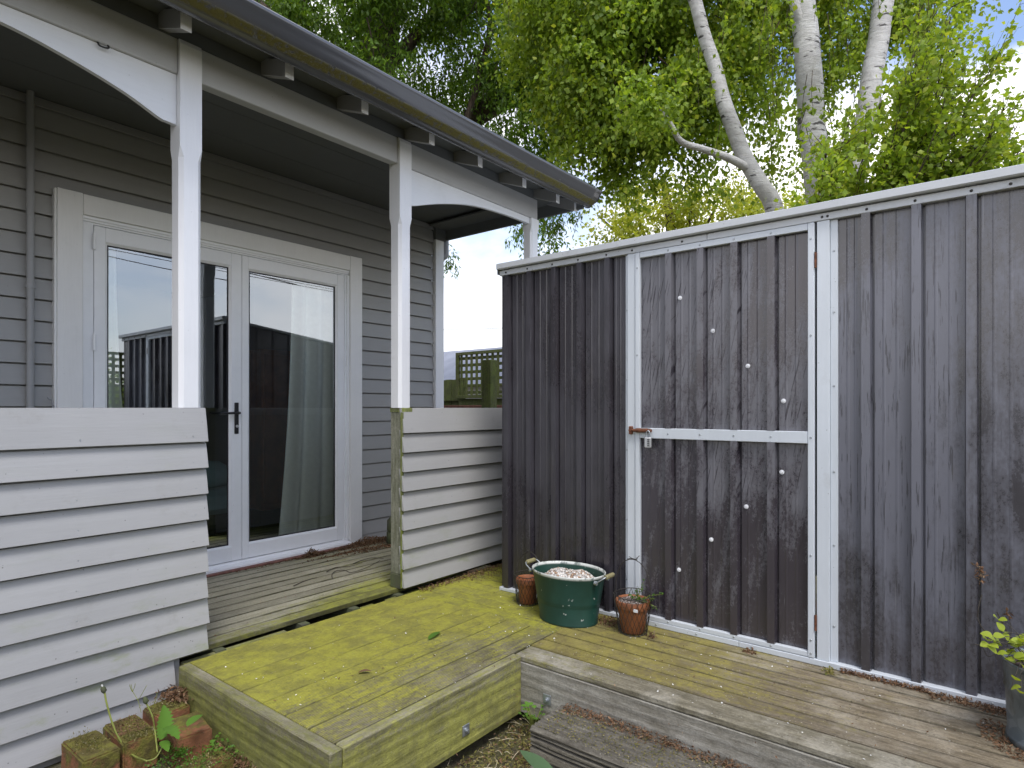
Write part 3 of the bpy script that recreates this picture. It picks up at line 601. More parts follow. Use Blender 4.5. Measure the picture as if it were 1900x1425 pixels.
# downpipe + fittings
MB().tube([(0.93, 3.862, 0.33), (0.93, 3.862, 2.97)], 0.0165, 16).build('wall_pipe', MT['pipe'], house)
for z in (1.98,): MB().tube([(0.93, 3.862, z-0.012), (0.93, 3.862, z+0.012)], 0.020, 16).build('pipe_clip', MT['pipe'], house)
MB().tube(smooth([(3.985, 3.93, 2.93), (3.985, 3.93, 2.79), (3.982, 3.93, 2.74), (3.955, 3.945, 2.715), (3.93, 3.965, 2.705)], 4), 0.032, 14).build('downpipe_elbow', MT['pipe'], house)
# screw hook on the beam, wind hook on wall
MB().tube(smooth([(0.86,2.705,2.762),(0.862,2.698,2.748),(0.872,2.69,2.742),(0.888,2.69,2.744),(0.893,2.69,2.751),(0.887,2.69,2.756)], 4), 0.0035, 6).build('screw_hook', MT['black'], house)
MB().tube(smooth([(1.004,3.868,1.415),(1.009,3.855,1.404),(1.020,3.86,1.398),(1.020,3.86,1.382),(1.026,3.86,1.372),(1.022,3.86,1.362)], 4), 0.0035, 6).build('wind_hook', MT['pipe'], house)
# left and right balustrades of weatherboards
bl = thing('balustrade', None, None); bl.parent = house
br = thing('balustrade', None, None); br.parent = house
bz = [1.216 - SP*i for i in range(0, 11)]
Y2 = 2.648
for k, z in enumerate(bz):
    h = 0.1445 if k == 0 else SP + 0.018
    xr = 1.256 + random.uniform(-0.003, 0.004)
    if z < 0.30: xr = 1.121 if z > 0.15 else 1.118
    board(Y2 + (0 if k else 0.004), z, h, -2.2, xr, mat='rail', parent=bl, tip=0.027, th=0.020)
    if k <= 8:
        board(Y2 + (0 if k else 0.004), z if k < 8 else 0.334, h, 2.355 + (0.006 if k == 0 else random.uniform(-0.002, 0.004)), 3.72, mat='rail', parent=br, tip=0.027, th=0.020)
nl = None
for (par, xs_) in ((bl, (0.30, 0.78, 1.20)), (br, (2.42, 2.95, 3.45))):
    for k, z in enumerate(bz[:9]):
        for xx in xs_:
            l = (xx + random.uniform(-0.008, 0.008), Y2 + 0.0055, z + 0.026)
            if nl is None: nl = MB().tube([(0,0,0),(0,-0.0012,0)], 0.0022, 7).build('nail_head', MT['steel'], par); nl.location = l
            else: dup_ = nl.copy(); COL.objects.link(dup_); dup_.location = l; dup_.parent = par
MB().cbox(-2.2, 1.158, 2.684, 2.765, 1.300, 1.359, 0.002).build('top_rail', MT['rail'], bl)
MB().cbox(2.445, 3.72, 2.684, 2.765, 1.300, 1.359, 0.002).build('top_rail', MT['rail'], br)
MB().box(-2.2, 1.15, 2.684, 2.76, 0.0, 1.299).build('back_lining', MT['siding'], bl)
MB().box(2.445, 3.72, 2.684, 2.76, 0.33, 1.299).build('back_lining', MT['siding'], br)
MB().extr([(2.352,2.6665),(2.368,2.6665),(2.368,2.676),(2.352,2.676)], 2, 0.334, 1.335).build('end_batten', MT['studend'], br)
# verandah floor
vf = thing('verandah_floor', None, None); vf.parent = house
y = 2.712; bwid = 0.096
while y < 3.90:
    j = random.uniform(-0.0018, 0.0018); dx = random.uniform(-0.01, 0.0)
    e = min(y+bwid-0.0105, 3.925)
    MB().cbox(-2.2, 3.72+dx, y, e, 0.298+j, 0.320+j, 0.0015).build('deck_board', MT['dver'], vf); y += bwid
for x in (-0.5, 0.1, 0.7, 1.30, 1.72, 2.02, 2.33, 2.9, 3.5): MB().box(x, x+0.045, 2.675, 3.9, 0.18, 0.297).build('joist', MT['conc'], vf)

for a, b in ((1.16, 1.64), (2.085, 2.17), (2.255, 3.70)): MB().cbox(a, b, 2.661, 2.702, 0.262, 0.292 if a < 2 else 0.287, 0.003).build('packer', MT['dver'], vf)
# ================================================================ DECK
deck = thing('wooden_deck', 'low mossy timber deck wrapping from the verandah step along the shed', 'deck')
ZD = 0.300
y = 1.652; w = 0.1435; i = 0
while y < 2.64:
    e = min(y+w-0.0038, 2.655); j = random.uniform(-0.0018, 0.0018)
    MB().cbox(1.178, 2.403, y, e, ZD-0.028+j, ZD+j, 0.003).build('deck_board', MT['dplat'], deck); y += w; i += 1
x = 2.408; w = 0.0955
while x < 3.70:
    j = random.uniform(-0.0018, 0.0018); e = x+w-0.0085
    ys = -1.3 if x < 2.78 else 2.20
    if x < 2.78:
        MB().cbox(x, e+0.005, 1.655, 2.655, ZD-0.028+j, ZD+j, 0.003).build('deck_board', MT['dland'], deck)
        MB().cbox(x, e, -1.3, 1.6515, ZD-0.028+j, ZD+j, 0.0015).build('deck_board', MT['dwalk'], deck)
    else: MB().cbox(x, e, 2.25, 2.655, ZD-0.028+j, ZD+j, 0.003).build('deck_board', MT['dland'], deck)
    x += w
x = 2.406 - w
while x > 2.13:
    j = random.uniform(-0.0018, 0.0018)
    MB().cbox(x, x+w-0.0085, -1.3, 1.648+random.uniform(-0.006, 0), ZD-0.028+j, ZD+j, 0.0015).build('deck_board', MT['dwalk'], deck); x -= w
MB().cbox(2.092, x+w-0.0085, -1.3, 1.640, ZD-0.026, ZD-0.001, 0.004).build('deck_board', MT['edge'], deck)
MB().cbox(1.128, 1.174, 1.604, 2.640, 0.056, ZD+0.001, 0.004).build('fascia_board', MT['fasl'], deck)
MB().cbox(1.178, 2.088, 1.604, 1.648, 0.056, ZD, 0.004).build('fascia_board', MT['fasf'], deck)
MB().cbox(2.091, 2.134, -1.3, 1.645, 0.056, ZD-0.028, 0.003).build('fascia_board', MT['fasw'], deck)
for yy in (1.95, 2.3): MB().box(1.18, 2.4, yy, yy+0.045, 0.10, ZD-0.029).build('joist', MT['conc'], deck)
def bolt(c, n):
    g = MB()
    c = Vector(c)
    if n == 'y':
        g.cbox(c.x-0.019, c.x+0.019, c.y-0.004, c.y, c.z-0.021, c.z+0.021, 0.0015).tube([(c.x,c.y-0.004,c.z),(c.x,c.y-0.009,c.z)], 0.010, 12).tube([(c.x,c.y-0.009,c.z),(c.x,c.y-0.016,c.z)], 0.0065, 6, smooth=False)
    else:
        g.cbox(c.x-0.004, c.x, c.y-0.019, c.y+0.019, c.z-0.021, c.z+0.021, 0.0015).tube([(c.x-0.004,c.y,c.z),(c.x-0.009,c.y,c.z)], 0.010, 12).tube([(c.x-0.009,c.y,c.z),(c.x-0.016,c.y,c.z)], 0.0065, 6, smooth=False)
    return g.build('bolt', MT['steel'], deck)
bolt((1.736, 1.603, 0.128), 'y'); bolt((2.090, 1.47, 0.152), 'x'); bolt((2.090, 0.873, 0.140), 'x')

# ================================================================ SHED
shed = thing('garden_shed', 'dark grey ribbed steel garden shed with pale trim and a framed door', 'shed')
SX = 2.79
def sheet(y_hi, y_lo, z0, z1, ribs, mat, name='wall_sheet', parent=shed, x=SX, rh=0.026, micro=True, nz=1):
    """vertical ribbed sheet facing -X; ribs given by their Y centres"""
    pts = [(y_hi, 0)]
    rl = sorted(ribs, reverse=True); edges = [y_hi] + rl + [y_lo]
    for i in range(len(edges)-1):
        a, b = edges[i], edges[i+1]
        if micro and a-b > 0.09:
            for f in (0.36, 0.62):
                m = a + (b-a)*f; pts += [(m+0.006, 0), (m+0.002, 0.0013), (m-0.002, 0.0013), (m-0.006, 0)]
        if i < len(rl): pts += [(b+0.019, 0), (b+0.015, rh), (b-0.015, rh), (b-0.019, 0), (b-0.0195, -0.012), (b-0.0265, -0.012), (b-0.028, 0)]
    pts.append((y_lo, 0)); n = len(pts); mb = MB()
    vs = [(x-h, y, z0) for y, h in pts] + [(x-h, y, z1) for y, h in pts]
    mb.add(vs, [(i, i+1, n+i+1, n+i) for i in range(n-1)]); o = mb.build(name, MT[mat], parent)
    sd = o.modifiers.new('s', 'SOLIDIFY'); sd.thickness = 0.001; sd.offset = -1 if False else 0; return o
sheet(2.276, 1.472, 0.312, 2.165, [2.235, 2.075, 1.905, 1.741, 1.573], 'shedL')
sheet(0.517, -0.10, 0.312, 2.165, [0.414, 0.247, 0.080], 'shedR')
door = thing('shed_door', None, None); door.parent = shed
sheet(1.395, 0.615, 0.345, 1.212, [1.240, 1.084, 0.929, 0.771], 'shedD', 'door_sheet', door, SX-0.002)
sheet(1.395, 0.615, 1.262, 2.110, [1.240, 1.084, 0.929, 0.771], 'shedD', 'door_sheet', door, SX-0.002)
MB().cbox(SX-0.030, SX-0.006, 1.389, 1.412, 0.328, 2.126, 0.002).build('door_stile', MT['trim'], door)
MB().cbox(SX-0.030, SX-0.006, 0.599, 0.624, 0.328, 2.126, 0.002).build('door_stile', MT['trim'], door)
MB().cbox(SX-0.0285, SX-0.006, 0.625, 1.388, 2.098, 2.126, 0.002).build('door_rail', MT['trim'], door)
MB().cbox(SX-0.0285, SX-0.006, 0.625, 1.388, 1.212, 1.262, 0.002).build('door_rail', MT['trim'], door)
MB().cbox(SX-0.0285, SX-0.006, 0.625, 1.388, 0.328, 0.350, 0.002).build('door_rail', MT['trim'], door)
MB().cbox(SX-0.024, SX+0.01, 1.4155, 1.458, 0.326, 2.127, 0.002).build('door_post', MT['trim'], shed)
MB().cbox(SX-0.012, SX+0.01, 1.4585, 1.474, 0.326, 2.127, 0.0015).build('door_post', MT['trim'], shed)
MB().cbox(SX-0.024, SX+0.01, 0.543, 0.5905, 0.326, 2.127, 0.002).build('door_post', MT['trim'], shed)
MB().cbox(SX-0.012, SX+0.01, 0.515, 0.5425, 0.326, 2.127, 0.0015).build('door_post', MT['trim'], shed)
# base channels, head channels, roof cap (each in two lengths with a visible butt joint)
for a, b in ((-0.12, 0.905), (0.907, 2.283)):
    if b > 2: MB().cbox(SX-0.031, SX+0.02, a, 1.50, 0.302, 0.3265, 0.0015).cbox(SX-0.030, SX+0.02, 1.501, b, 0.302, 0.320, 0.0015).build('base_channel', MT['trim'], shed)
    else: MB().cbox(SX-0.031, SX+0.02, a, b, 0.302, 0.3255, 0.0015).build('base_channel', MT['trim'], shed)
for a, b in ((-0.12, 1.05), (1.052, 2.283)): MB().cbox(SX-0.028, SX+0.02, a, b, 2.128, 2.158, 0.002).build('head_channel', MT['cap'], shed)
for k, (a, b) in enumerate(((-0.14, 1.50), (1.497, 2.288))):
    d = 0.0 if k else 0.0015
    MB().extr([(SX-0.052-d,2.166),(SX-0.047,2.161),(SX-0.02,2.162),(SX-0.02,2.1655),(SX-0.044,2.168),(SX-0.047,2.172),(SX-0.047,2.190),(SX-0.030,2.196),(SX+0.12,2.185),(SX+0.12,2.189),(SX-0.032,2.2005+d),(SX-0.052-d,2.194)], 1, a, b).build('roof_cap', MT['cap'], shed)
# end walls, back, roof
def endwall(y, sgn):
    mb = MB(); pts = []; X = SX+0.0; 
    while X < 4.25:
        pts += [(X, 0), (X+0.115, 0), (X+0.125, 0.016), (X+0.145, 0.016), (X+0.155, 0)]; X += 0.167
    n = len(pts); top = lambda x: 2.165 - 0.12*(x-SX)
    vs = [(p[0], y+sgn*p[1], 0.31) for p in pts] + [(p[0], y+sgn*p[1], top(p[0])) for p in pts]
    mb.add(vs, [(i, i+1, n+i+1, n+i) for i in range(n-1)]); return mb.build('end_wall', MT['shedL'], shed)
endwall(2.262, 1); endwall(-0.10, -1)
MB().box(4.24, 4.26, -0.10, 2.262, 0.30, 1.99).build('back_wall', MT['shedL'], shed)
MB().add([(SX-0.02,-0.13,2.183),(4.32,-0.13,2.0),(4.32,2.30,2.0),(SX-0.02,2.30,2.183),(SX-0.02,-0.13,2.163),(4.32,-0.13,1.98),(4.32,2.30,1.98),(SX-0.02,2.30,2.163)], [(0,1,2,3),(7,6,5,4),(0,4,5,1),(1,5,6,2),(2,6,7,3),(3,7,4,0)]).build('roof', MT['cap'], shed)
MB().extr([(SX-0.004,2.262),(SX-0.004,2.283),(SX+0.03,2.283),(SX+0.03,2.2805),(SX-0.0015,2.2805),(SX-0.0015,2.262)], 2, 0.30, 2.13).build('corner_angle', MT['shedL'], shed)
MB().extr([(SX-0.004,-0.10),(SX+0.03,-0.10),(SX+0.03,-0.12),(SX-0.004,-0.12)], 2, 0.30, 2.13).build('corner_angle', MT['shedL'], shed)
MB().cbox(SX-0.040, SX+0.12, 2.289, 2.2915, 2.135, 2.196, 0.001).build('cap_end', MT['steel'], shed)
# screws
def onX(x, y, X):
    a, b = ray(x); d = X/a; return b*d, CZ+(HY-y)/F*d
sc0 = None
def dup(o, loc, parent=None):
    c = o.copy(); COL.objects.link(c); c.location = loc
    if parent: c.parent = parent
    return c
mb = MB(); mb.tube([(0,0,0),(-0.002,0,0)], 0.0095, 14).lathe([(0.0001,0)], 0, 0, 3)
s0 = MB().tube([(0,0,0),(-0.0025,0,0)], 0.0100, 14).tube([(-0.0025,0,0),(-0.0065,0,0)], [0.006,0.0052], 8).build('screw', MT['screwm'], door)
for k, (px, py) in enumerate([(1262,553),(1323,614),(1388,679),(1454,744),(1451,876),(1385,940),(1320,1001),(1260,1057)]):
    yy, zz = onX(px, py, SX-0.003); l = (SX-0.0035, yy, zz)
    if k == 0: s0.location = l
    else: dup(s0, l)
r0 = MB().tube([(0,0,0),(-0.0025,0,0)], [0.0048, 0.0032], 8).build('rivet', MT['steel'], shed); r0.location = (SX-0.030, 0.612, 0.40)
rv = [(SX-0.030, 0.612, z) for z in (0.75, 1.237, 1.66, 2.06, 0.345)] + [(SX-0.030, 1.401, z) for z in (0.62, 1.62, 2.05)]
rv += [(SX-0.0285, y, 1.237) for y in (1.24, 1.084, 0.929, 0.771)] + [(SX-0.0285, y, 2.112) for y in (1.24, 1.084, 0.929, 0.771)] + [(SX-0.0285, y, 0.339) for y in (1.24, 1.084, 0.929, 0.771)]
rv += [(SX-0.012, 0.529, z) for z in (0.47, 0.8, 1.1, 1.45, 1.75, 2.0)] + [(SX-0.012, 1.466, z) for z in (0.5, 0.8, 1.15, 1.5, 1.85)] + [(SX-0.031, y, 0.314) for y in (0.3, 0.50, 0.02, 0.85, 1.1, 1.3)]
for l in rv: dup(r0, l)
r1 = MB().tube([(0,0,0),(-0.004,0,0)], [0.0055, 0.004], 8).build('rivet', MT['wire'], shed); r1.location = (SX-0.028, 2.235, 2.142)
for y in (2.08, 1.91, 1.745, 1.575, 1.43, 0.57, 0.55, 0.41, 0.25, 0.08, 1.17, -0.03): dup(r1, (SX-0.028, y, 2.142))
for zc in (1.97, 0.475): MB().tube([(SX-0.029, 0.5945, zc-0.032), (SX-0.029, 0.5945, zc+0.032)], 0.0045, 8).build('hinge', MT['rust'], door)
bo = thing('door_bolt', None, None); bo.parent = shed
MB().cbox(SX-0.033, SX-0.0305, 1.330, 1.412, 1.238, 1.262, 0.001).build('bolt_plate', MT['steel'], bo)
MB().tube([(SX-0.040, 1.320, 1.250), (SX-0.040, 1.440, 1.250)], 0.0075, 10).build('bolt_bar', MT['rust'], bo)
MB().tube([(SX-0.040, 1.340, 1.250), (SX-0.040, 1.400, 1.250)], 0.0105, 10).build('bolt_sleeve', MT['rust'], bo)
MB().cbox(SX-0.046, SX-0.0245, 1.424, 1.440, 1.230, 1.270, 0.003).build('bolt_keeper', MT['rust'], bo)
lock = thing('padlock', 'small silver combination padlock hanging from the rusty shed bolt', 'padlock')
MB().cbox(SX-0.056, SX-0.038, 1.318, 1.350, 1.168, 1.218, 0.003).build('lock_body', MT['chrome'], lock)
MB().tube(smooth([(SX-0.047, 1.325, 1.217), (SX-0.047, 1.325, 1.240), (SX-0.047, 1.334, 1.250), (SX-0.047, 1.343, 1.240), (SX-0.047, 1.343, 1.217)], 4), 0.003, 8).build('shackle', MT['steel'], lock)
for k in range(4): MB().cbox(SX-0.0575, SX-0.0562, 1.321, 1.334, 1.175+k*0.0095, 1.1805+k*0.0095, 0.0004).build('dial', MT['black'], lock)

# ================================================================ THINGS ON THE DECK
def wire_basket(cx, cy, z0, r0, r1, h, hand, label, lean=0.0):
    t = thing('wire_basket', label, 'basket', 'wire baskets holding terracotta pots')
    mb = MB(); wr = 0.0013; n = 22; rows = 6
    for i in range(rows+1):
        f = i/rows; r = r0+(r1-r0)*f
        if i in (0, rows): mb.tube([(cx+r*cos(a), cy+r*sin(a), z0+h*f+0.003*sin(3*a)) for a in [2*pi*k/36 for k in range(37)]], 0.0022, 6, caps=False)
    for k in range(n):     # hexagon-like netting
        for i in range(rows):
            f0 = i/rows; f1 = (i+1)/rows; o = 0.5*(i % 2)
            for sgn in (-0.5, 0.5):
                a0 = 2*pi*(k+o)/n; a1 = 2*pi*(k+o+sgn)/n; ra = r0+(r1-r0)*f0; rb = r0+(r1-r0)*f1
                mb.tube([(cx+ra*cos(a0), cy+ra*sin(a0), z0+h*f0), (cx+rb*cos(a1), cy+rb*sin(a1), z0+h*f1)], wr, 3, caps=False, smooth=False)
    mb.build('netting', MT['wire'], t)
    arc = [(cx + lean*sin(pi*k/16), cy + r1*cos(pi*k/16), z0+h+hand*sin(pi*k/16)**0.8) for k in range(17)]
    hb = MB().tube(arc, 0.0021, 6)
    top = Vector(arc[8])
    hb.tube([top+Vector((0,0.03,-0.002)), top+Vector((0,0.01,0.003)), top+Vector((0,-0.012,-0.001)), top+Vector((0,-0.034,0.022))], 0.0016, 5).tube([top+Vector((0,-0.02,0.001)), top+Vector((0,0.005,0.004)), top+Vector((0,0.02,0.01))], 0.0018, 5)
    hb.build('handle', MT['wire'], t); return t
def pot(cx, cy, z0, r0, r1, h, label, full):
    t = thing('terracotta_pot', label, 'flower pot', 'terracotta pots on the deck by the shed')
    rim = h*0.24; w = 0.006
    prof = [(r0*0.15, z0+0.001), (r0-0.003, z0+0.001), (r0, z0+0.004), (r1-0.010, z0+h-rim-0.003), (r1-0.009, z0+h-rim), (r1-0.002, z0+h-rim), (r1, z0+h-rim+0.003), (r1+0.002, z0+h-0.003), (r1, z0+h), (r1-w, z0+h), (r1-w-0.002, z0+h-0.004), (r1-0.014, z0+h-0.04)]
    prof.append((r0-0.004, z0+0.012)); prof.append((0.002, z0+0.012))
    MB().lathe(prof, cx, cy, 44, cap=True).build('pot_wall', MT['terra'], t)
    lvl = z0 + h*full; mb = MB(); n = 26; vs = [(cx, cy, lvl+0.006)]; fs = []; R = r0 + (r1-r0)*full - 0.007
    for ring in range(1, 7):
        for k in range(n):
            a = 2*pi*k/n; rr = R*ring/6; vs.append((cx+rr*cos(a), cy+rr*sin(a), lvl + 0.010*mnoise.noise(Vector((rr*40*cos(a), rr*40*sin(a), cx))) + 0.006*(1-ring/6)))
    for k in range(n): fs.append((0, 1+k, 1+(k+1) % n))
    for ring in range(5):
        for k in range(n): a = 1+ring*n+k; b = 1+ring*n+(k+1) % n; fs.append((a, a+n, b+n, b))
    mb.add(vs, fs, True); mb.build('potting_soil', MT['mix'] if full > 0.7 else MT['soil'], t); return t
pot(2.672, 2.010, ZD+0.004, 0.046, 0.063, 0.135, 'small empty wet terracotta pot left of the green tub', 0.55)
wire_basket(2.672, 2.010, ZD+0.003, 0.058, 0.076, 0.155, 0.115, 'dark wire basket around the small empty pot beside the shed corner', 0.02)
pot(2.640, 1.362, ZD+0.004, 0.056, 0.080, 0.150, 'larger terracotta pot full of gritty mix right of the green tub', 0.93)
MB().cbox(2.566, 2.5685, 1.300, 1.322, 0.420, 0.434, 0.0004).build('price_sticker', MT['screwm'], bpy.data.objects['terracotta_pot.001'])
wire_basket(2.640, 1.362, ZD+0.003, 0.066, 0.092, 0.175, 0.165, 'dark wire basket around the larger pot at the shed door post', 0.0)
tub = thing('oval_tub', 'dark green oval metal tub with chipped white rim and wooden grips', 'tub')
TX, TY = 2.600, 1.700
prof = [(0.80, ZD+0.002), (0.803, ZD+0.010), (0.79, ZD+0.014), (0.985, ZD+0.228), (1.0, ZD+0.238), (1.015, ZD+0.244), (1.012, ZD+0.250), (0.992, ZD+0.250), (0.975, ZD+0.236), (0.93, ZD+0.17), (0.86, ZD+0.09)]
MB().lathe([(r*0.195, z) for r, z in prof], TX, TY, 64, sx=0.76, sy=1.0).build('tub_body', MT['tub'], tub)
mb = MB(); n = 48; vs = [(TX+0.02, TY, ZD+0.20)]; fs = []
for ring in range(1, 13):
    for k in range(n):
        a = 2*pi*k/n; f = ring/12; rr = 0.176*f; x = TX+rr*0.76*cos(a); y = TY+rr*sin(a)
        hgt = 0.190 + 0.052*(1-f**2) + 0.035*mnoise.noise(Vector((x*14, y*14, 3))) + 0.010*mnoise.noise(Vector((x*60, y*60, 3)))
        vs.append((x, y, ZD+hgt))
for k in range(n): fs.append((0, 1+k, 1+(k+1) % n))
for ring in range(11):
    for k in range(n): a = 1+ring*n+k; b = 1+ring*n+(k+1) % n; fs.append((a, a+n, b+n, b))
mb.add(vs, fs, True); mb.build('pale_crust', MT['perlite'], tub)
for sg in (1, -1):
    cy = TY + sg*0.197; zz = ZD+0.225
    h = thing('tub_handle', None, None); h.parent = tub
    MB().tube([(TX-0.055, cy-sg*0.004, zz), (TX-0.052, cy+sg*0.028, zz+0.022), (TX-0.046, cy+sg*0.038, zz+0.030), (TX+0.046, cy+sg*0.038, zz+0.030), (TX+0.052, cy+sg*0.028, zz+0.022), (TX+0.055, cy-sg*0.004, zz)], 0.0032, 8).build('handle_wire', MT['steel'], h)
    MB().tube([(TX-0.036, cy+sg*0.038, zz+0.030), (TX-0.030, cy+sg*0.038, zz+0.030), (TX+0.030, cy+sg*0.038, zz+0.030), (TX+0.036, cy+sg*0.038, zz+0.030)], [0.009, 0.0115, 0.0115, 0.009], 12).build('wooden_grip', MT['grip'], h)
    for dx in (-0.055, 0.055): MB().tube([(TX+dx, cy-sg*0.012, zz), (TX+dx, cy+sg*0.002, zz)], 0.010, 10).build('handle_lug', MT['steel'], h)
# bucket at the right edge
bk = thing('galvanised_bucket', 'tarnished galvanised bucket planter against the right end of the shed', 'bucket')
BX, BY = 2.560, -0.145
MB().lathe([(0.128, ZD+0.001), (0.132, ZD+0.006), (0.130, ZD+0.022), (0.126, ZD+0.026), (0.133, ZD+0.165), (0.137, ZD+0.172), (0.135, ZD+0.180), (0.139, ZD+0.250), (0.144, ZD+0.256), (0.139, ZD+0.260), (0.133, ZD+0.24)], BX, BY, 48).build('bucket_wall', MT['galv'], bk)
MB().lathe([(0.001, ZD+0.242), (0.134, ZD+0.236)], BX, BY, 40, cap=False).build('bucket_soil', MT['soil'], bk)

# ---------------------------------------------------------------- foliage helpers
def leafset(pos, nrm, along, L, W, fold=0.25):
    """one kite-shaped two-face folded leaf per row"""
    n = len(pos); side = np.cross(nrm, along); side /= np.linalg.norm(side, axis=1, keepdims=True) + 1e-9
    up = np.cross(along, side); L = L[:, None]; W = W[:, None]
    a = pos; b = pos + along*L*0.42 + side*W*0.5 + up*W*fold*0.5; c = pos + along*L; d = pos + along*L*0.42 - side*W*0.5 + up*W*fold*0.5
    v = np.stack([a, b, c, d], 1).reshape(-1, 3); i = np.arange(n)[:, None]*4
    f = np.concatenate([i + np.array([[0, 1, 2]]), i + np.array([[0, 2, 3]])], 0)
    return v, f
def unit(v): return v/(np.linalg.norm(v, axis=1, keepdims=True)+1e-9)
def sprays(starts, dirs, lens, nl, L, W, spread=0.06, droop=0.5, tw=0.5):
    """leaves hung along short shoots"""
    n = len(starts); t = rng.random((n, nl)); base = starts[:, None, :] + dirs[:, None, :]*(lens[:, None]*t)[:, :, None]
    base[:, :, 2] -= (droop*(lens[:, None]*t)**2)
    base = base + rng.normal(0, spread, (n, nl, 3)); base = base.reshape(-1, 3); m = len(base)
    al = unit(rng.normal(0, 1, (m, 3)) + np.repeat(dirs, nl, 0)*0.8 + np.array([0, 0, -tw])); nr = unit(rng.normal(0, 1, (m, 3)) + np.array([0, 0, 0.7]))
    k = rng.uniform(0.7, 1.25, m)
    return leafset(base, nr, al, L*k, W*k*rng.uniform(0.8, 1.15, m))
def join(parts):
    vs = []; fs = []; o = 0
    for v, f in parts: vs.append(v); fs.append(f+o); o += len(v)
    return np.concatenate(vs), np.concatenate(fs)
def vnoise(p, s, seed=0.0):
    q = p*s + seed
    return np.array([mnoise.noise(Vector(r)) for r in q])
def blob_points(ells, n, hole_scale=0.9, hole=0.0, seed=0.0, shell=0.35):
    """points filling ellipsoids (x, y, depth, radius, height) with gaps cut out by noise"""
    w = np.array([e[3]*e[3]*e[4] * (e[5] if len(e) > 5 else 1) for e in ells]); w = w/w.sum(); out = []
    tot = 0
    while tot < n:
        k = rng.choice(len(ells), 4000, p=w); d = unit(rng.normal(0, 1, (4000, 3))); r = (shell + (1-shell)*rng.random(4000))**0.6
        c = np.array([list(P(*ells[i][:3])) for i in range(len(ells))])[k]; R = np.array([[e[3], e[3], e[4]] for e in ells])[k]
        p = c + d*R*r[:, None]; p = p[vnoise(p, hole_scale, seed) > hole]; out.append(p); tot += len(p)
    return np.concatenate(out)[:n]

# ================================================================ TREES
# --- dark willowy tree behind the roof
t1 = thing('dark_tree', 'large dark green tree with brown limbs rising behind the verandah roof', 'tree')
def limb(pts, rs, name, mat, parent, n=10, wob=0.0):
    pp = smooth([tuple(P(*p)) for p in pts], 5); m = len(pp); k = len(rs)
    rr = [rs[min(int(i/(m-1)*(k-1)), k-2)]*(1-(i/(m-1)*(k-1)) % 1 if i < m-1 else 0) + rs[min(int(i/(m-1)*(k-1))+1, k-1)]*((i/(m-1)*(k-1)) % 1 if i < m-1 else 1) for i in range(m)]
    if wob: pp = [Vector(p) + Vector((mnoise.noise(Vector(p)*2.0), mnoise.noise(Vector(p)*2.0+Vector((9,0,0))), 0))*wob for p in pp]
    return MB().tube(pp, rr, n).build(name, MT[mat], parent)
limb([(745,1000,11.5),(735,600,11.5),(715,300,11.5),(700,150,11.5),(712,50,11.5),(735,-120,11.5),(760,-300,11.5)], [0.46,0.42,0.40,0.36,0.30,0.26,0.2], 'trunk', 'bark', t1, 14, 0.1)
limb([(700,200,10.9),(640,125,10.2),(560,78,9.7),(480,22,9.5),(380,-60,9.4)], [0.26,0.22,0.2,0.17,0.13], 'limb', 'bark', t1, 10, 0.1)
limb([(735,330,11.6),(860,230,11.8),(960,150,11.8),(1010,60,11.8),(1090,-60,11.8)], [0.2,0.17,0.15,0.12,0.09], 'limb', 'bark', t1, 10, 0.12)
limb([(735,420,11.6),(850,260,12.2),(900,215,12.4),(985,180,12.6),(1060,200,12.8)], [0.16,0.15,0.13,0.11,0.06], 'limb', 'bark', t1, 8, 0.12)
limb([(860,270,11.2),(880,170,11.2),(905,90,11.2),(900,-40,11.2)], [0.07,0.06,0.05,0.04], 'limb', 'bark', t1, 8, 0.08)
limb([(725,120,11.6),(790,40,12),(850,-60,12)], [0.14,0.11,0.08], 'limb', 'bark', t1, 8, 0.1)
limb([(960,330,12),(1020,300,12.2),(1040,200,12.2),(1000,120,12.2)], [0.08,0.1,0.08,0.05], 'limb', 'bark', t1, 8, 0.1)
E1 = [(600,40,12.6,1.2,0.9),(690,40,10.1,0.62,1.1),(590,-20,10.0,0.9,0.55),(480,-60,10,1.3,1.1),(760,-120,10.5,1.7,1.2),(840,120,12.6,1.15,1.5,.7),(900,60,11.5,1.1,1.3,.8),(960,220,11.5,0.9,1.2),(1000,330,11.8,0.7,0.8),(1040,60,11.5,1.1,1.6),(1020,-120,11.5,1.9,1.3),(900,300,13,0.8,0.9,.7),(1010,440,11.2,0.38,0.35,.8),(830,240,12,0.6,1.0,.8)]
pts = blob_points(E1, 7600, 1.25, -0.06, 3.0); d = unit(rng.normal(0, 1, (len(pts), 3))*[0.5, 0.5, 0.4] + np.array([0, 0, -1.1]))
v, f = sprays(pts, d, rng.uniform(0.25, 0.6, len(pts)), 14, 0.098, 0.042, 0.042, 0.3, 0.8)
npmesh('crown', v, f, MT['lf_dark'], t1)
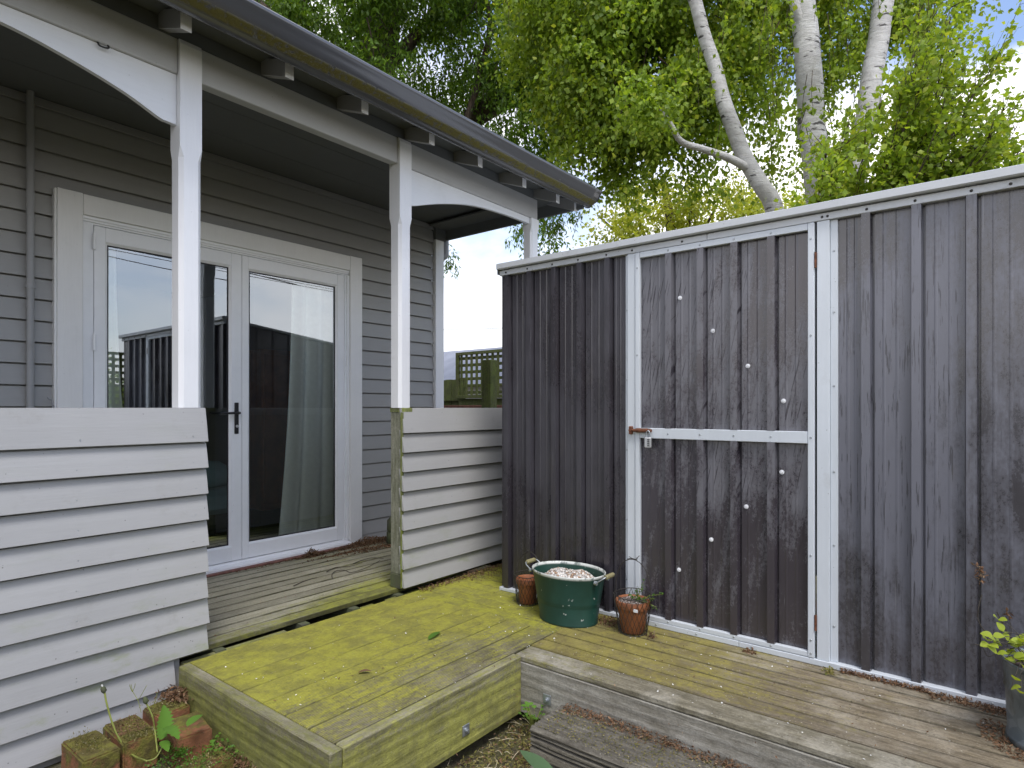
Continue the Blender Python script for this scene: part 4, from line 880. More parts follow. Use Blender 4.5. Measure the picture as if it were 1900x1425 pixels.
# a few hanging tips at the end of the roof and beside the corner board
tip = np.array([list(P(x, y, 10.5)) for x, y in [(835,478),(832,468),(838,490),(945,432),(965,425),(1030,405),(1045,412),(1060,400),(955,425),(1020,395),(970,412),(1040,395),(1075,385),(1025,415)]]); tip = np.repeat(tip, 5, 0) + rng.normal(0, 0.07, (70, 3))
v, f = sprays(tip, unit(rng.normal(0, 0.5, (70, 3)) + np.array([0, 0, -1])), rng.uniform(0.1, 0.3, 70), 11, 0.09, 0.022, 0.03, 0.3, 1.1)
npmesh('hanging_tips', v, f, MT['lf_dark'], t1)['kind'] = 'stuff'
tw = MB()
for i in range(130):
    p = pts[rng.integers(len(pts))]; q = Vector(p) + Vector((random.uniform(-.3,.3), random.uniform(-.3,.3), random.uniform(0.2,0.7)))
    tw.tube([q, (q+Vector(p))/2+Vector((0.05,0,0)), Vector(p), Vector(p)-Vector((0,0,0.4))], [0.012,0.009,0.006,0.002], 4, caps=False)
tw.build('twigs', MT['bark'], t1)['kind'] = 'stuff'
# --- birch
t2 = thing('birch_tree', 'white barked birch with three leaning trunks and fresh green leaves behind the shed', 'tree')
limb([(1505,900,7.4),(1490,600,7.4),(1440,400,7.4),(1410,340,7.3),(1378,280,7.3),(1345,195,7.2),(1322,110,7.2),(1290,10,7.1),(1262,-100,7.0)], [0.15,0.125,0.105,0.095,0.09,0.085,0.077,0.072,0.065], 'trunk', 'birch', t2, 16, 0.03)
limb([(1560,900,7.6),(1545,560,7.5),(1530,400,7.5),(1515,300,7.4),(1505,220,7.4),(1500,120,7.3),(1490,20,7.3),(1478,-120,7.2)], [0.22,0.195,0.18,0.165,0.15,0.145,0.14,0.13], 'trunk', 'birch', t2, 18, 0.03)
limb([(1570,800,7.6),(1565,500,7.6),(1585,320,7.7),(1612,200,7.7),(1622,110,7.8),(1640,0,7.8),(1655,-120,7.8)], [0.18,0.15,0.135,0.13,0.125,0.12,0.10], 'trunk', 'birch', t2, 16, 0.03)
limb([(1395,315,7.3),(1350,292,7.2),(1300,276,7.1),(1262,262,7.0),(1240,225,6.9),(1205,182,6.8)], [0.052,0.044,0.038,0.034,0.028,0.014], 'limb', 'birch', t2, 10, 0.02)
limb([(1500,110,7.3),(1486,40,7.25),(1462,-20,7.2)], [0.07,0.06,0.05], 'limb', 'birch', t2, 10)
E2 = [(1205,175,7.0,0.30,0.22,.9),(1195,120,7.2,0.4,0.3,.8),(1130,130,8.2,1.05,1.25),(1080,20,8.4,1.2,1.3),(1240,20,8.2,1.2,1.25),(1190,210,7.9,0.85,0.85),(1100,250,8.2,0.65,0.6),(1330,60,8.3,0.85,1.3,.8),(1400,120,8.6,0.55,1.2,.65),(1270,190,8.0,0.7,0.75),(1300,310,8.3,0.5,0.35,.5),(1180,320,8.4,0.5,0.3,.5),(1560,30,9.0,1.0,1.0,.7),(1450,-60,8.8,1.3,1.0),(1690,-60,9,1.1,1.0,.8),(1560,200,9.2,0.6,0.9,.45),(1440,250,8.8,0.5,0.7,.35)]
pts2 = blob_points(E2, 7600, 1.9, -0.02, 8.0); d = unit(rng.normal(0, 1, (len(pts2), 3))*[0.5, 0.5, 0.4] + np.array([0, 0, -1.0]))
v, f = sprays(pts2, d, rng.uniform(0.2, 0.5, len(pts2)), 13, 0.068, 0.054, 0.048, 0.3, 0.8)
npmesh('crown', v, f, MT['lf_mid'], t2)
q = np.array([list(P(x, y, 6.75)) for x, y in [(1205,182),(1198,172),(1212,190),(1190,165),(1180,180),(1222,205),(1200,205),(1185,195),(1215,165),(1228,222),(1172,160)]]); q = np.repeat(q, 9, 0) + rng.normal(0, 0.11, (99, 3))
v, f = sprays(q, unit(rng.normal(0, 0.7, (99, 3)) + np.array([0, 0, -0.6])), rng.uniform(0.1, 0.3, 99), 11, 0.06, 0.05, 0.03, 0.3, 0.6)
npmesh('branch_tip_leaves', v, f, MT['lf_mid'], t2)['kind'] = 'stuff'
tw = MB(); SS = []; DD = []; LL = []
for i in range(46):
    x = random.choice([random.uniform(1290, 1470), random.uniform(1430, 1600), random.uniform(1560, 1680)]); y = random.uniform(-90, 250); p0 = P(x, y, random.uniform(6.5, 6.9)); q_ = p0 + Vector((random.uniform(-.1,.1), random.uniform(-.1,.1), -random.uniform(0.3, 0.75)))
    tw.tube(smooth([tuple(p0), tuple((p0+q_)/2 + Vector((0.02, 0.02, 0.0))), tuple(q_)], 3), [0.004]*3 + [0.0025]*3 + [0.0012], 4, caps=False)
    for k in range(5): SS.append(tuple(p0.lerp(q_, random.random()))); DD.append((random.gauss(0,.5), random.gauss(0,.5), -0.8)); LL.append(0.10)
v, f = sprays(np.array(SS), unit(np.array(DD)), np.array(LL), 5, 0.058, 0.046, 0.02, 0.1, 0.6); npmesh('hanging_leaves', v, f, MT['lf_mid'], t2)['kind'] = 'stuff'
for i in range(160):
    p = pts2[rng.integers(len(pts2))]; q = Vector(p) + Vector((random.uniform(-.4,.4), random.uniform(-.4,.4), random.uniform(0.2,0.6)))
    tw.tube([q, (q+Vector(p))/2+Vector((0.05,0,0)), Vector(p), Vector(p)-Vector((0,0,0.4))], [0.009,0.007,0.004,0.001], 4, caps=False)
tw.build('twigs', MT['bark'], t2)['kind'] = 'stuff'
# --- fan of bright young shoots in front of the trunks
t3 = thing('young_birch', 'bright yellow green young birch fanning up behind the right half of the shed', 'tree')
br_ = MB(); S = []; D = []; LN = []
def fan(x0, y0, x1, y1, d0, d1, r, sub):
    a = P(x0, y0, d0); b = P(x1, y1, d1); mid = (a+b)/2 + Vector((random.uniform(-.08,.08), random.uniform(-.08,.08), -0.10)); pp = smooth([tuple(a), tuple(mid), tuple(b)], 5)
    br_.tube(pp, [r*(1-0.85*i/(len(pp)-1)) for i in range(len(pp))], 5, caps=False)
    ax = (b-a); 
    for k in range(sub):
        t = random.uniform(0.12, 1.0); i = int(t*(len(pp)-1)); p = Vector(pp[i]); dv = (ax.normalized() + Vector((random.gauss(0,.55), random.gauss(0,.55), random.gauss(0,.45)))).normalized(); ln = random.uniform(0.15, 0.45)
        br_.tube([p, p+dv*ln*0.5, p+dv*ln], [r*0.35+0.001, 0.002, 0.001], 3, caps=False); S.append(tuple(p)); D.append(tuple(dv)); LN.append(ln)
for i in range(44):
    u = random.random(); x0 = 1510 + 230*u; x1 = 1500 + 400*u**0.85 + random.uniform(-25, 50); top = (random.uniform(225, 360) if x1 < 1585 else random.uniform(150, 300) if x1 < 1665 else 60 + 0.9*max(0, x1-1790) + random.uniform(0, 190))
    fan(x0, 430, x1, top, random.uniform(5.9, 6.6), random.uniform(5.4, 6.4), 0.011, 24)
for i in range(18): fan(1640+random.uniform(-40,100), 420, 1690+random.uniform(-20, 110), random.uniform(-60, 110), random.uniform(6, 6.8), random.uniform(6, 6.8), 0.012, 20)
fan(1690,345,1840,90,5.9,5.7,0.012,26); fan(1700,330,1890,190,5.9,5.6,0.010,24); fan(1640,420,1760,240,5.9,5.7,0.014,22); fan(1700,380,1880,260,5.9,5.7,0.010,22); fan(1700,390,1830,290,5.9,5.7,0.010,22); fan(1790,200,1900,-10,5.7,5.6,0.006,12)
br_.build('branches', MT['bark'], t3)
S = np.array(S); D = unit(np.array(D)); v, f = sprays(S, D, np.array(LN), 12, 0.060, 0.048, 0.035, 0.15, 0.5)
npmesh('crown', v, f, MT['lf_bright'], t3)
limb([(1620,900,6.3),(1610,600,6.3),(1590,430,6.2)], [0.06,0.05,0.03], 'trunk', 'bark', t3, 8)
# --- yellow-green tree further off
t4 = thing('yellow_green_tree', 'small yellow green tree far behind the left part of the shed', 'tree')
limb([(1250,900,15),(1250,600,15),(1245,430,15),(1230,330,15)], [0.2,0.16,0.12,0.07], 'trunk', 'bark', t4, 8)
for (x, y) in ((1110,400),(1170,370),(1330,380),(1400,400),(1290,350)): limb([(1245,500,15),((1245+x)/2,460,14.8),(x,y,14.6)], [0.08,0.05,0.02], 'limb', 'bark', t4, 6)
E4 = [(1125,430,14.5,0.75,0.65),(1220,395,14.8,1.1,0.75),(1330,400,14.8,1.1,0.8),(1430,400,15,1.0,0.8),(1180,470,14.5,1.1,0.7),(1500,420,15,0.9,0.8),(1350,520,15,2.2,0.9)]
pts4 = blob_points(E4, 2600, 1.4, -0.08, 5.0); d = unit(rng.normal(0, 1, (len(pts4), 3)) + np.array([0, 0, 0.1]))
v, f = sprays(pts4, d, rng.uniform(0.2, 0.5, len(pts4)), 12, 0.085, 0.065, 0.07, 0.2, 0.3); npmesh('crown', v, f, MT['lf_yel'], t4)

# ================================================================ BACKGROUND BEYOND THE HOUSE
def trellis(X, ya, yb, z0, zt0, zt1, label, pitch=0.098, slat=0.042, horiz=False):
    """square lattice panel standing on plane X=const (or Y=const when horiz)"""
    t = thing('trellis_panel', label, 'trellis')
    def bx(a0, a1, z0_, z1_, o, th, name):
        if horiz: return MB().cbox(a0, a1, X+o, X+o+th, z0_, z1_, 0.002).build(name, MT['fence'], t)
        return MB().cbox(X+o, X+o+th, a0, a1, z0_, z1_, 0.002).build(name, MT['fence'], t)
    y = ya + 0.05
    while y < yb - slat: bx(y, y+slat, z0, zt0 + (zt1-zt0)*(y-ya)/(yb-ya) - 0.02, 0.0, 0.012, 'lattice_slat'); y += pitch
    z = z0 + 0.03; zt = min(zt0, zt1)
    while z < zt - 0.05: bx(ya, yb, z, z+slat, 0.013, 0.012, 'lattice_slat'); z += pitch
    bx(ya-0.02, ya+0.03, z0-0.03, zt0+0.0, -0.012, 0.045, 'trellis_frame'); bx(yb-0.03, yb+0.02, z0-0.03, zt1+0.0, -0.012, 0.045, 'trellis_frame')
    mb = MB(); a, b = ((ya, zt0), (yb, zt1))
    pol = [(ya+0.031, zt0-0.04), (yb-0.031, zt1-0.04), (yb-0.031, zt1), (ya+0.031, zt0)]
    (mb.extr(pol[::-1], 1, X-0.012, X+0.033) if horiz else mb.extr(pol, 0, X-0.012, X+0.033)); mb.build('trellis_frame', MT['fence'], t)
    bx(ya+0.031, yb-0.031, z0-0.03, z0+0.015, -0.012, 0.045, 'trellis_frame'); return t
trellis(6.5, 4.35, 6.17, 1.53, 2.17, 2.16, 'green mossy square trellis between the verandah post and the shed')
def fence(label, X, y0, y1, zt, n, horiz_boards=False):
    t = thing('paling_fence', label, 'fence', 'mossy boundary fences beyond the verandah')
    if horiz_boards:
        h = zt/n
        for k in range(n): MB().cbox(X, X+0.02, y0, y1, k*h+0.004, (k+1)*h-0.006, 0.002).build('fence_board', MT['fence'], t)
    else:
        w = (y1-y0)/n
        for k in range(n): MB().cbox(X+0.004*(k % 2), X+0.02+0.004*(k % 2), y0+k*w+0.002, y0+(k+1)*w-0.003, 0, zt-0.01*random.random(), 0.002).build('paling', MT['fence'], t)
        MB().box(X-0.045, X-0.002, y0, y1, zt-0.32, zt-0.24).build('fence_rail', MT['fence'], t)
    return t
fence('low mossy fence of horizontal boards under the trellis', 6.54, 4.3, 6.18, 1.50, 9, True)
fence('mossy vertical paling fence left of the trellis', 6.7, 6.2, 9.2, 1.79, 22)
pt_ = thing('fence_post', 'stout green mossy timber post standing in front of the trellis', 'post')
MB().cbox(4.50, 4.60, 3.83, 3.95, 0.0, 1.826, 0.006).build('post_shaft', MT['fence'], pt_)
rw = thing('low_timber_screen', 'low timber screen with a reddish brown cap just above the balustrade', 'screen')
for k in range(7): MB().cbox(4.75, 4.78, 2.9, 6.0, 0.02+k*0.19, 0.20+k*0.19, 0.003).build('screen_board', MT['fence'], rw)
MB().cbox(4.72, 4.82, 2.9, 6.0, 1.355, 1.388, 0.003).build('cap_board', MT['brownrail'], rw)
nb = thing('neighbour_house', 'distant house with a plain grey roof behind the trellis', 'house')
a0 = P(700, 653, 16); 
MB().add([(11, 4.0, 1.9),(11, 16, 1.9),(13.2, 16, 3.05),(13.2, 4.0, 3.05),(15.5, 16, 1.9),(15.5, 4.0, 1.9)], [(0,3,2,1),(3,5,4,2),(0,5,3),(1,2,4)]).build('roof', MT['nroof'], nb)
MB().box(11.3, 15.2, 4.3, 15.7, 0, 1.92).build('wall', MT['gables'], nb)
for k, (a0_, a1_, c0_, lab, hz) in enumerate([(-9.0, 9.0, -5.6, 'tall weathered paling fence closing the garden behind the viewer', True), (-5.6, 8.0, -4.6, 'weathered paling fence along the open left side of the garden', False)]):
    t = thing('paling_fence', lab, 'fence', 'garden boundary fences'); nn = int((a1_-a0_)/0.15)
    for q in range(nn):
        u0 = a0_ + q*0.15; zt = 1.80 + 0.01*random.random()
        (MB().box(u0+0.003, u0+0.147, c0_, c0_+0.018, 0, zt) if hz else MB().box(c0_, c0_+0.018, u0+0.003, u0+0.147, 0, zt)).build('paling', MT['raw'], t)
# overhead wires: one crosses the gap by the verandah, the rest lie behind the camera and show in the door glass
def wire(a, b, sag, label, r=0.006):
    a = Vector(a); b = Vector(b); pp = [a.lerp(b, k/24) - Vector((0, 0, sag*4*(k/24)*(1-k/24))) for k in range(25)]
    tag(MB().tube(pp, r, 5).build('overhead_wire', MT['wire']), label, 'overhead wire', 'overhead power wires')
wire((24, -6, 4.4), (16, 40, 6.1), 0.5, 'thin overhead wire crossing the pale sky beyond the verandah', 0.012)
for k, (a, b, sg) in enumerate([((-30,-16,8.2),(40,-20,7.6),0.6),((-30,-16.4,8.5),(40,-20.4,7.9),0.7),((-14,-13,9.5),(10,-8,4.9),0.5),((-14,-13.3,9.9),(12,-7,4.8),0.6),((4,-30,11),(9,-9,4.9),0.4)]):
    wire(a, b, sg, ['lower of the two long level wires mirrored across the french doors','upper of the two long level wires mirrored across the french doors','lower slanting wire mirrored in the left french door pane','upper slanting wire mirrored in the left french door pane','single wire running down to the shed roof mirrored in the door glass'][k], 0.014)
trellis(-2.6, 2.95, 4.6, 1.35, 2.2, 2.2, 'dark square trellis mirrored at the left edge of the french doors', horiz=True)
bs = thing('garden_bush', 'green bush mirrored low in the left french door pane', 'bush')
q = rng.normal(0, 1, (900, 3))*[0.6, 0.4, 0.32] + np.array([3.6, -3.6, 1.2]); v, f = sprays(q, unit(rng.normal(0, 1, (900, 3))), rng.uniform(0.1, 0.3, 900), 9, 0.07, 0.045, 0.05, 0.1, 0.2); npmesh('bush_leaves', v, f, MT['lf_mid'], bs)
MB().tube([(3.6,-3.6,0),(3.62,-3.6,0.7),(3.6,-3.58,1.4)], [0.05,0.04,0.02], 7).build('bush_stem', MT['bark'], bs)

# ================================================================ INSIDE THE ROOM
def curtain(x0, x1, y, z0, z1, label, n=7, amp=0.03):
    t = thing('curtain', label, 'curtain', 'sage curtains behind the french doors'); mb = MB(); m = 70; vs = []
    for k in range(9):
        f = k/8; z = z0 + (z1-z0)*f
        for i in range(m+1):
            u = i/m; x = x0 + (x1-x0)*u + 0.02*(1-f)*sin(3*u+1) + (0.14 if x0 < 2 else -0.14)*(1-f)**2*((u if x0 < 2 else 1-u)); vs.append((x, y + amp*(1.25-0.5*f)*sin(2*pi*n*u + 0.8*sin(5*u) + 0.5*f) , z))
    w = m+1; mb.add(vs, [(j*w+i, j*w+i+1, (j+1)*w+i+1, (j+1)*w+i) for j in range(8) for i in range(m)], True); mb.build('curtain_cloth', MT['curtain'], t); return t
curtain(2.50, 2.885, 4.005, 0.35, 2.55, 'pale sage curtain gathered at the right french door', 3, 0.034)
curtain(1.175, 1.36, 4.005, 0.35, 2.55, 'pale sage curtain gathered at the left french door', 3, 0.035)
bed = thing('bed', 'low bed made up in pale teal seen through the french doors', 'bed')
MB().cbox(1.35, 2.85, 5.2, 7.2, 0.45, 0.66, 0.05).build('mattress', MT['teal'], bed); MB().box(1.3, 2.9, 5.15, 7.25, 0.335, 0.449).build('bed_base', MT['floorin'], bed)
mb = MB(); mb.lathe([(0.02, 0.66), (0.25, 0.665), (0.31, 0.72), (0.30, 0.80), (0.2, 0.88), (0.02, 0.90)], 2.50, 5.55, 28, sx=1.1, sy=0.75); mb.build('pillow', MT['teal'], bed)
wr_ = thing('wardrobe', 'orange wooden wardrobe standing in the dark room', 'wardrobe')
MB().cbox(3.25, 3.75, 5.75, 6.4, 0.335, 1.95, 0.01).build('wardrobe_body', MT['orange'], wr_); MB().cbox(3.27, 3.73, 5.725, 5.749, 0.40, 1.90, 0.004).build('wardrobe_door', MT['orange'], wr_)

# ================================================================ SMALL THINGS ON THE VERANDAH AND DECK
cp = thing('concrete_planter', 'mossy round concrete planter tucked behind the verandah post', 'planter')
MB().lathe([(0.10, 0.322), (0.112, 0.33), (0.112, 0.41), (0.104, 0.418)], 3.175, 3.60, 28).build('lower_ring', MT['conc'], cp)
MB().lathe([(0.104, 0.419), (0.110, 0.428), (0.108, 0.50), (0.092, 0.520), (0.02, 0.524), (0.001, 0.524)], 3.175, 3.60, 28).build('upper_ring', MT['conc'], cp)
def litter(name, label, mat, n, sampler, size=(0.006, 0.018), asp=0.45, flat=0.6, cat='leaf litter'):
    p = np.array([sampler() for _ in range(n)]); al = unit(rng.normal(0, 1, (n, 3))*[1, 1, flat]); nr = unit(rng.normal(0, 1, (n, 3))*[0.7, 0.7, 0.5] + np.array([0, 0, 1.0]))
    Ln = rng.uniform(size[0], size[1], n); v, f = leafset(p, nr, al, Ln, Ln*asp*rng.uniform(0.5, 1.3, n), 0.5)
    return tag(npmesh(name, v, f, MT[mat]), label, cat, None, 'stuff')
def heap(cx, cy, sx, sy, z, h, rot=0.0):
    def s():
        a, b = random.gauss(0, 1), random.gauss(0, 1); x = a*sx*cos(rot)-b*sy*sin(rot); y = a*sx*sin(rot)+b*sy*cos(rot)
        return (cx+x, min(cy+y, 3.872), z + random.random()*h*math.exp(-(a*a+b*b)/2))
    return s
litter('leaf_litter', 'brown dry leaf litter heaped along the door sill and casing foot', 'litter', 5200, lambda: random.choice([heap(3.05,3.80,0.12,0.05,0.322,0.045), heap(3.2,3.72,0.10,0.07,0.322,0.03), heap(2.86,3.785,0.10,0.03,0.322,0.025), heap(2.50,3.77,0.045,0.018,0.322,0.055), heap(2.98,3.78,0.10,0.03,0.322,0.06), heap(2.98,3.60,0.16,0.02,0.322,0.012), heap(2.75,3.66,0.16,0.012,0.322,0.008), heap(2.6,3.79,0.3,0.01,0.322,0.005)])(), (0.008, 0.022))
litter('leaf_litter', 'dry brown litter in the gap between right balustrade and shed', 'litter', 1700, lambda: random.choice([(random.uniform(2.45,3.5), random.gauss(2.615, 0.015), 0.302+random.random()*0.014), (random.uniform(2.8,3.5), random.gauss(2.56, 0.05), 0.302+random.random()*0.02)]))
litter('leaf_litter', 'crumbled brown litter along the shed base channel on the right', 'litter', 2600, lambda: (lambda y: (2.763 - abs(random.gauss(0, 0.012)) - (0.05*random.random() if y < 0.2 else 0), y, 0.302+random.random()*0.014))(random.uniform(-0.2, 0.50)), (0.005, 0.014))
litter('leaf_litter', 'brown bits of litter around the galvanised bucket foot', 'litter', 700, lambda: (lambda a, r: (BX+r*cos(a), BY+r*sin(a), 0.302+random.random()*0.008))(random.uniform(1.2, 4.2), random.uniform(0.135, 0.20)), (0.006, 0.018))
litter('leaf_litter', 'damp brown litter between the tub and the right hand pot', 'litter', 420, heap(2.69,1.49,0.04,0.05,0.302,0.012))
litter('deck_specks', 'scattered brown bits and leaf scraps over the mossy deck', 'litter', 420, lambda: (random.uniform(1.2,2.75), random.uniform(-0.3,2.6), 0.3025) if random.random() < 0.7 else (random.uniform(1.3,3.3), random.uniform(2.75,3.8), 0.323), (0.004, 0.013), cat='debris')
bad = lambda x, y: x < 2.09 and y < 1.64
def fl():
    while True:
        x, y = random.uniform(1.2, 2.75), random.uniform(0.0, 2.55)
        if not bad(x, y): return (x, y, 0.303)
litter('white_flecks', 'small white blossom flecks scattered on the deck boards', 'fleck', 210, fl, (0.003, 0.010), 0.8, 0.1, 'debris')
def twig(pts, label, r=0.003): tag(MB().tube(smooth(pts, 4), [r*(1-0.5*i/(4*(len(pts)-1))) for i in range(4*(len(pts)-1)+1)], 5).build('fallen_twig', MT['twig']), label, 'twig', 'twigs lying on the verandah floor')
def onZ(x, y, z):
    a, b = ray(x); d = (z-CZ)*F/(HY-y); return (a*d, b*d, z)
tw1 = [onZ(x, y, 0.326) for x, y in ((617,1074),(616,1066),(624,1059),(640,1058),(652,1062),(680,1053),(705,1040))]
twig(tw1, 'forked dark twig nearest the raw post on the verandah floor')
twig([onZ(x, y, 0.327) for x, y in ((606,1061),(622,1053),(648,1051),(672,1044))], 'dark twig lying just behind the forked twig')
twig([onZ(x, y, 0.325) for x, y in ((545,1087),(560,1080),(578,1074),(588,1072))], 'short dark twig in the middle of the verandah floor')
twig([onZ(x, y, 0.325) for x, y in ((655,1046),(670,1040),(690,1035),(712,1036))], 'long thin twig nearest the litter heap')
def bigleaf(name, base, tipv, wid, mat, label, curl=0.3, cat='leaf', group=None, parent=None, n=8, lobes=0.0, up=Vector((0,0,1))):
    a = Vector(base); b = Vector(tipv); ax = b-a; Ln = ax.length; axn = ax.normalized(); sd = axn.cross(up).normalized(); nn = sd.cross(axn); vs = []
    for i in range(n+1):
        u = i/n; w = wid*0.5*(sin(pi*min(1, u**0.8))**0.75 if 0 < u < 1 else 0.04); w *= 1 + lobes*(1 if i % 2 else -1); c = a + axn*Ln*u + nn*(curl*Ln*(u*(1-u)))
        vs += [c - sd*w + nn*w*0.25, c, c + sd*w + nn*w*0.25]
    fs = []
    for i in range(n): o = i*3; fs += [(o, o+1, o+4, o+3), (o+1, o+2, o+5, o+4)]
    ob = MB().add(vs, fs, True).build(name, MT[mat], parent)
    if label: tag(ob, label, cat, group)
    return ob
bigleaf('fallen_leaf', onZ(795,1187,0.303), onZ(818,1172,0.308), 0.032, 'lf_weed', 'green fallen leaf lying in the middle of the mossy platform', 0.2)
bigleaf('fallen_leaf', onZ(664,1249,0.303), onZ(690,1246,0.306), 0.02, 'litter', 'curled brown fallen leaf on the mossy platform', 0.5)
bigleaf('fallen_leaf', P(1030,1450,2.0), P(965,1392,2.18), 0.06, 'greenleaf', 'large dull green fallen leaf leaning on the old sleeper', 0.12)
for k, (x, y) in enumerate([(1208,1182),(1392,1210),(1538,1247)]):
    c = Vector(onZ(x, y, 0.304)); v, f = sprays(np.tile(np.array(c), (14, 1)), unit(rng.normal(0, 1, (14, 3))*[1, 1, 0.2]), np.full(14, 0.02), 6, 0.016, 0.006, 0.006, 0, 0.0)
    tag(npmesh('leaf_clump', v, f, MT['litter'] if k < 2 else MT['chips']), ['small dead brown sprig below the right hand pot', 'dead brown sprig on the deck under the shed door', 'small mossy clump by the right foot of the shed door frame'][k], 'sprig')

# ================================================================ PLANTS IN POTS
pl = thing('potted_seedling', 'spindly green seedling growing out of the larger terracotta pot', 'plant')
mb = MB(); LS = []; LD = []
c0 = Vector((2.64, 1.362, 0.445))
for (dx, dy, dz) in ((0.0,-0.035,0.10),(-0.01,-0.095,0.035),(0.0,-0.13,0.06),(0.01,0.0,0.06),(-0.02,-0.05,0.02),(0.0,-0.10,-0.005),(-0.01,0.03,0.03)):
    b = c0 + Vector((0, -0.02, 0)); e = b + Vector((dx, dy, dz)); mid = (b+e)/2 + Vector((0, 0, 0.012)); mb.tube([b, mid, e], [0.0016, 0.0013, 0.0008], 4)
    for k in range(9):
        t = k/8; p = b.lerp(e, t)+Vector((0,0,0.02*t*(1-t))); LS.append(tuple(p)); LD.append((random.gauss(0,1), random.gauss(0,1), random.uniform(0.0,1)))
mb.build('stems', MT['stem'], pl)
LS = np.array(LS); LD = unit(np.array(LD)); v, f = sprays(LS, LD, np.full(len(LS), 0.008), 3, 0.013, 0.008, 0.004, 0, 0); npmesh('seedling_leaves', v, f, MT['lf_weed'], pl)
rl = thing('round_leaved_plant', 'lime green round leaved plant spilling from the galvanised bucket', 'plant')
mb = MB(); k = 0
tips = [(1842,1180),(1835,1195),(1850,1212),(1832,1186),(1862,1172),(1858,1196),(1870,1206),(1878,1190),(1890,1200),(1880,1218),(1866,1222),(1896,1222),(1852,1150),(1888,1180),(1884,1262),(1876,1278),(1893,1286),(1900,1240),(1848,1190),(1872,1188),(1895,1192),(1905,1215),(1862,1212),(1885,1228)]
base = Vector((BX, BY, ZD+0.24))
for (x, y) in tips:
    d = random.uniform(1.90, 2.02) if y < 1235 else 1.86; e = P(x, y, d); s0_ = base + Vector((random.uniform(-.05,0), random.uniform(0,.09), 0)); mid = (s0_+e)/2 + Vector((0, 0, 0.04)); mb.tube(smooth([tuple(s0_), tuple(mid), tuple(e)], 3), 0.0013, 4)
    for q in range(2 if y < 1235 else 1):
        dv = Vector((random.uniform(-1,0.1), random.gauss(0,0.7), random.uniform(-0.1,0.7))).normalized()*random.uniform(0.026, 0.036)
        bigleaf('plant_leaf', e, e+dv, 0.026, 'lf_lime', None, 0.15, parent=rl, n=6, up=Vector((-0.5, -0.2, 1)).normalized())
for pp in ([(1815,1050),(1818,1062),(1826,1066)], [(1822,1103),(1816,1125),(1815,1150),(1828,1172),(1845,1185)], [(1808,1195),(1822,1200),(1833,1218),(1850,1212)], [(1875,1155),(1876,1175),(1868,1200)], [(1850,1135),(1862,1160),(1880,1190)]):
    mb.tube(smooth([tuple(P(x, y, 1.98)) for x, y in pp], 4), 0.0014, 4)
mb.build('vine_stems', MT['twig'], rl)
# dry vine curls clinging to shed above bucket
v, f = sprays(np.array([list(P(x, y, 2.1)) for x, y in ((1812,1052),(1818,1062),(1824,1066),(1819,1078),(1870,1140))]).repeat(3, 0), unit(rng.normal(0, 1, (15, 3))), np.full(15, 0.01), 4, 0.016, 0.007, 0.004, 0, 0); npmesh('dry_leaves', v, f, MT['litter'], rl)

# ================================================================ BRICKS, SLEEPER, GROUND LITTER, WEEDS
def brick(x0, y0, w, l, ztop, rot, mat, label, hh=0.085, tilt=0.0):
    mb = MB(); c = 0.008; n = (8, 12, 6); 
    import bmesh
    bm = bmesh.new(); bmesh.ops.create_cube(bm, size=1.0); bmesh.ops.scale(bm, vec=(w, l, hh), verts=bm.verts)
    bmesh.ops.bevel(bm, geom=bm.edges[:], offset=0.006, segments=2, affect='EDGES'); bmesh.ops.subdivide_edges(bm, edges=[e for e in bm.edges if e.calc_length() > 0.03], cuts=5, use_grid_fill=True)
    sd = random.random()*50
    for v_ in bm.verts:
        n_ = mnoise.noise(v_.co*22 + Vector((sd, 0, 0))); v_.co += v_.normal*n_*0.0022 if v_.normal.length else Vector()
        k = mnoise.noise(v_.co*60 + Vector((0, sd, 0))); v_.co += Vector((k, k, k))*0.0006
    me = bpy.data.meshes.new('brick'); bm.to_mesh(me); bm.free(); me.materials.append(MT[mat])
    o = bpy.data.objects.new('brick', me); COL.objects.link(o); o.location = (x0+w/2, y0+l/2, ztop-hh/2); o.rotation_euler = (tilt, 0, rot)
    return tag(o, label, 'brick', 'old mossy bricks by the deck corner')
brick(0.71, 2.372, 0.112, 0.21, 0.190, 0.02, 'brickm', 'leftmost old brick with a moss tuft on its top', 0.12)
brick(0.838, 2.385, 0.115, 0.21, 0.190, -0.02, 'brickm', 'old brick capped with dark soil between its two neighbours', 0.12)
brick(0.975, 2.275, 0.125, 0.17, 0.188, -0.15, 'brick', 'red brick with pale flaking top against the deck fascia', 0.12, 0.03)
brick(0.985, 2.49, 0.12, 0.125, 0.195, 0.1, 'brick', 'rearmost red brick half under moss by the wall', 0.10)
brick(0.86, 2.115, 0.235, 0.115, 0.125, 0.08, 'brickm', 'lowest front brick nearly covered in moss and cress', 0.09)
brick(0.66, 2.13, 0.15, 0.10, 0.085, -0.2, 'brickm', 'sunken mossy brick at the bottom edge beside the lowest brick', 0.06)
litter('soil_cap', 'dark crumbly soil with moss on the middle brick', 'litter', 600, lambda: (random.uniform(0.848,0.945), random.uniform(2.44,2.58), 0.190+random.random()*0.008), (0.003, 0.008), 0.7, cat='soil')
litter('moss_tuft', 'brown green moss tufts on top of the bricks', 'chips', 2600, lambda: random.choice([lambda: (0.766+random.gauss(0,0.022), 2.49+random.gauss(0,0.045), 0.190+random.random()*0.012), lambda: (random.uniform(0.86,1.10), random.uniform(2.12,2.24), 0.124+random.random()*0.012), lambda: (1.04+random.gauss(0,0.03), 2.56+random.gauss(0,0.03), 0.193+random.random()*0.012), lambda: (random.uniform(0.85,0.95), random.uniform(2.39,2.44), 0.190+random.random()*0.006)])(), (0.004, 0.012), 0.35, 1.5, 'moss')
